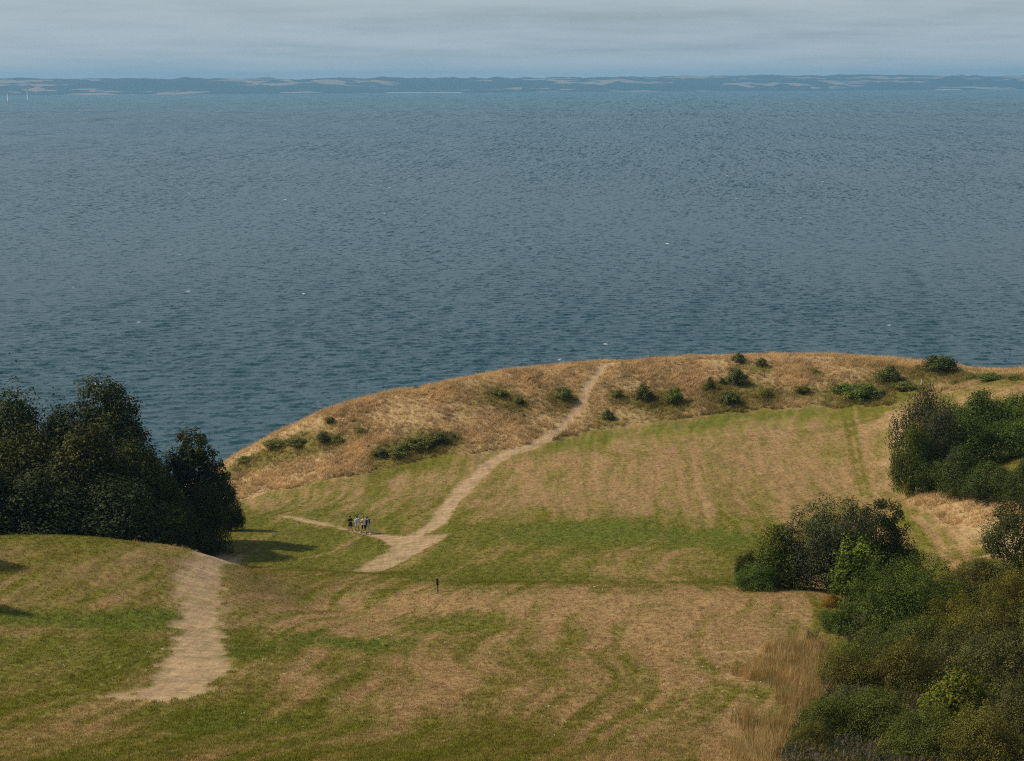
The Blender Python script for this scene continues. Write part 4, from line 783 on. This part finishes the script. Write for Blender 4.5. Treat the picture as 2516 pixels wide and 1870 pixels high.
b = Person('person in long pale blue shirt dress, second walker from the left', foot(-15.02, 168.1), HD, 1.66, M_SKIN2, .26)
b.top(M_BLUE, .33, 1.05, 1.25, 1.5, 'shirt_dress'); b.shoes(M_WHITE); b.hair(M_HAIR, True)
bm = bmesh.new(); limb(bm, [(.135, .13, 1.36), (.15, .02, 1.15), (.10, -.18, .93)], [.018]*3, 6); bm_obj('bag_strap', bm, M_DARK, b.root)
c = Person('person in pale pink shirt and black shorts, tallest of the four walkers', foot(-14.32, 167.2), HD, 1.80, M_SKIN2, .30, {'r': bend(1.8, -1)})
c.top(M_PINK, .50, 1.12, 1.05, .9); c.legs(M_DARK, .92); c.shoes(M_DARK); c.hair(M_HAIR2)
d = Person('person in dark open cardigan and cream trousers, rightmost of the four walkers', foot(-13.95, 167.5), HD, 1.66, M_SKIN, .27)
d.top(M_GREY, .52, .93, 1, .4); d.legs(M_CREAM, 1.85, 'trousers'); d.shoes(M_WHITE); d.hair(M_HAIR, True)
h = 1.66; bm = bmesh.new()
for sg in (1, -1):
    loft(bm, [(-.01, sg*.135, .40*h, .125, .07), (-.005, sg*.13, .56*h, .13, .07), (.01, sg*.125, .73*h, .135, .08), (.005, sg*.10, .815*h, .10, .09)], 12)
    sd_ = 'l' if sg > 0 else 'r'; p0, p1, p2 = (Vector(d.J[n_+sd_]) for n_ in ('sh', 'elbow', 'wrist')); limb(bm, [p0+Vector((0, 0, .025)), p1, p1.lerp(p2, .8)], [.074, .062, .048])
bm_obj('cardigan', bm, M_NAVY, d.root, True)
# hand bag hanging from the last walker's left hand
wl = Vector(d.J['wristl']); R_ = Matrix.Rotation(HD, 4, 'Z'); wp = Vector(foot(-13.95, 167.5))+R_ @ (wl+Vector((.0, .02, -.10)))
bag = tag(empty('handbag', wp-Vector((0, 0, .34)), HD), 'black handbag hanging from the hand of the rightmost walker', 'handbag')
bm = bmesh.new(); loft(bm, [(0, 0, 0, .15, .055), (0, 0, .02, .165, .065), (0, 0, .15, .15, .05), (0, 0, .21, .13, .03)], 14); bm_obj('bag_body', bm, M_DARK, bag, True)
bm = bmesh.new(); limb(bm, [(-.10, 0, .19), (-.07, 0, .29), (0, 0, .34), (.07, 0, .29), (.10, 0, .19)], [.010]*5, 6); bm_obj('handle', bm, M_DARK, bag, True)

# posts ------------------------------------------------------------------------------------
M_WOOD = plain('weathered_post_wood', (.20, .165, .12), .9, .3, 9); M_TAR = plain('dark_stained_wood', (.022, .018, .014), .8, .3, 9); M_PALE = plain('white_painted_wood', (.70, .68, .62), .7, .1)
def box(bm, x0, x1, y0, y1, z0, z1, bev=.008):
    r_ = bmesh.ops.create_cube(bm, size=1); 
    for v_ in r_['verts']: v_.co = Vector((x0+(v_.co.x+.5)*(x1-x0), y0+(v_.co.y+.5)*(y1-y0), z0+(v_.co.z+.5)*(z1-z0)))
    if bev: bmesh.ops.bevel(bm, geom=list({e_ for v_ in r_['verts'] for e_ in v_.link_edges}), offset=bev, segments=1, affect='EDGES')
x, y = -5.23, 120.3; gz0 = float(ground_z(np.array([x]), np.array([y]))[0])
pr = tag(empty('marker_post', (x, y, gz0), .35), 'short wooden waymark post with dark upper half standing on the terrace edge', 'post'); pr.rotation_euler = (.02, -.03, .35)
bm = bmesh.new(); box(bm, -.055, .055, -.055, .055, -.2, .52); bm_obj('shaft', bm, M_WOOD, pr)
bm = bmesh.new(); box(bm, -.075, .075, -.075, .075, .52, 1.0, .012); hd = bm_obj('post_head', bm, M_TAR, pr)
bm = bmesh.new(); box(bm, -.08, .08, -.08, .08, 1.0, 1.035, .012); bm_obj('cap', bm, M_WOOD, pr)
x, y = 50.3, 216.6; gz0 = float(ground_z(np.array([x]), np.array([y]))[0])
pr = tag(empty('marker_pole', (x, y, gz0)), 'thin white pole standing on the dry ground above the thicket', 'pole')
bm = bmesh.new(); limb(bm, [(0, 0, -.2), (0, 0, .6), (.01, 0, 1.15)], [.05, .05, .045], 8); bm_obj('shaft', bm, M_PALE, pr, True)
bm = bmesh.new(); limb(bm, [(.01, 0, 1.152), (.01, 0, 1.19), (.01, 0, 1.21)], [.06, .06, .03], 8); bm_obj('cap', bm, M_PALE, pr, True)

# wind turbines far out at sea -----------------------------------------------------------------
M_TURB = plain('turbine_white', (.6, .61, .62), .5, .02, .1)
TURB = ((-1696.0, 6097.0), (-1710.0, 6400.0))
def blade_mesh():
    bm = bmesh.new(); P_ = [(0, .8, .8), (2, .9, .55), (5, 1.15, .35), (10, .8, .2), (15, .45, .1), (17.5, .12, .04)]
    loft(bm, [(0, 0, z, rx, ry) for z, rx, ry in P_], 8); me = bpy.data.meshes.new('blade'); bm.to_mesh(me); bm.free(); me.materials.append(M_TURB); return me
bl = blade_mesh()
def turbine(label, x, y, ang):
    r_ = tag(empty('wind_turbine', (x, y, 0)), label, 'wind turbine', 'wind turbines standing in the sea off the far coast')
    bm = bmesh.new(); loft(bm, [(0, 0, -4, 2.6, 2.6), (0, 0, 4, 2.6, 2.6), (0, 0, 4.3, 1.9, 1.9), (0, 0, 40, 1.2, 1.2)], 14); bm_obj('tower', bm, M_TURB, r_, True)
    bm = bmesh.new(); box(bm, -1.4, 1.4, -3, 4.5, 39.6, 42.4, .4); bm_obj('nacelle', bm, M_TURB, r_)
    bm = bmesh.new(); bmesh.ops.create_uvsphere(bm, u_segments=12, v_segments=8, radius=1.3); h_ = bm_obj('hub', bm, M_TURB, r_, True); h_.location = (0, -4, 41)
    for k in range(3):
        b_ = obj('blade', bl, h_); b_.rotation_euler = (0, ang+k*2*math.pi/3, 0)
turbine('leftmost of the two white wind turbines in the sea by the far coast', *TURB[0], math.pi)
turbine('right one of the two white wind turbines, between its twin and open water', *TURB[1], math.pi*.96)
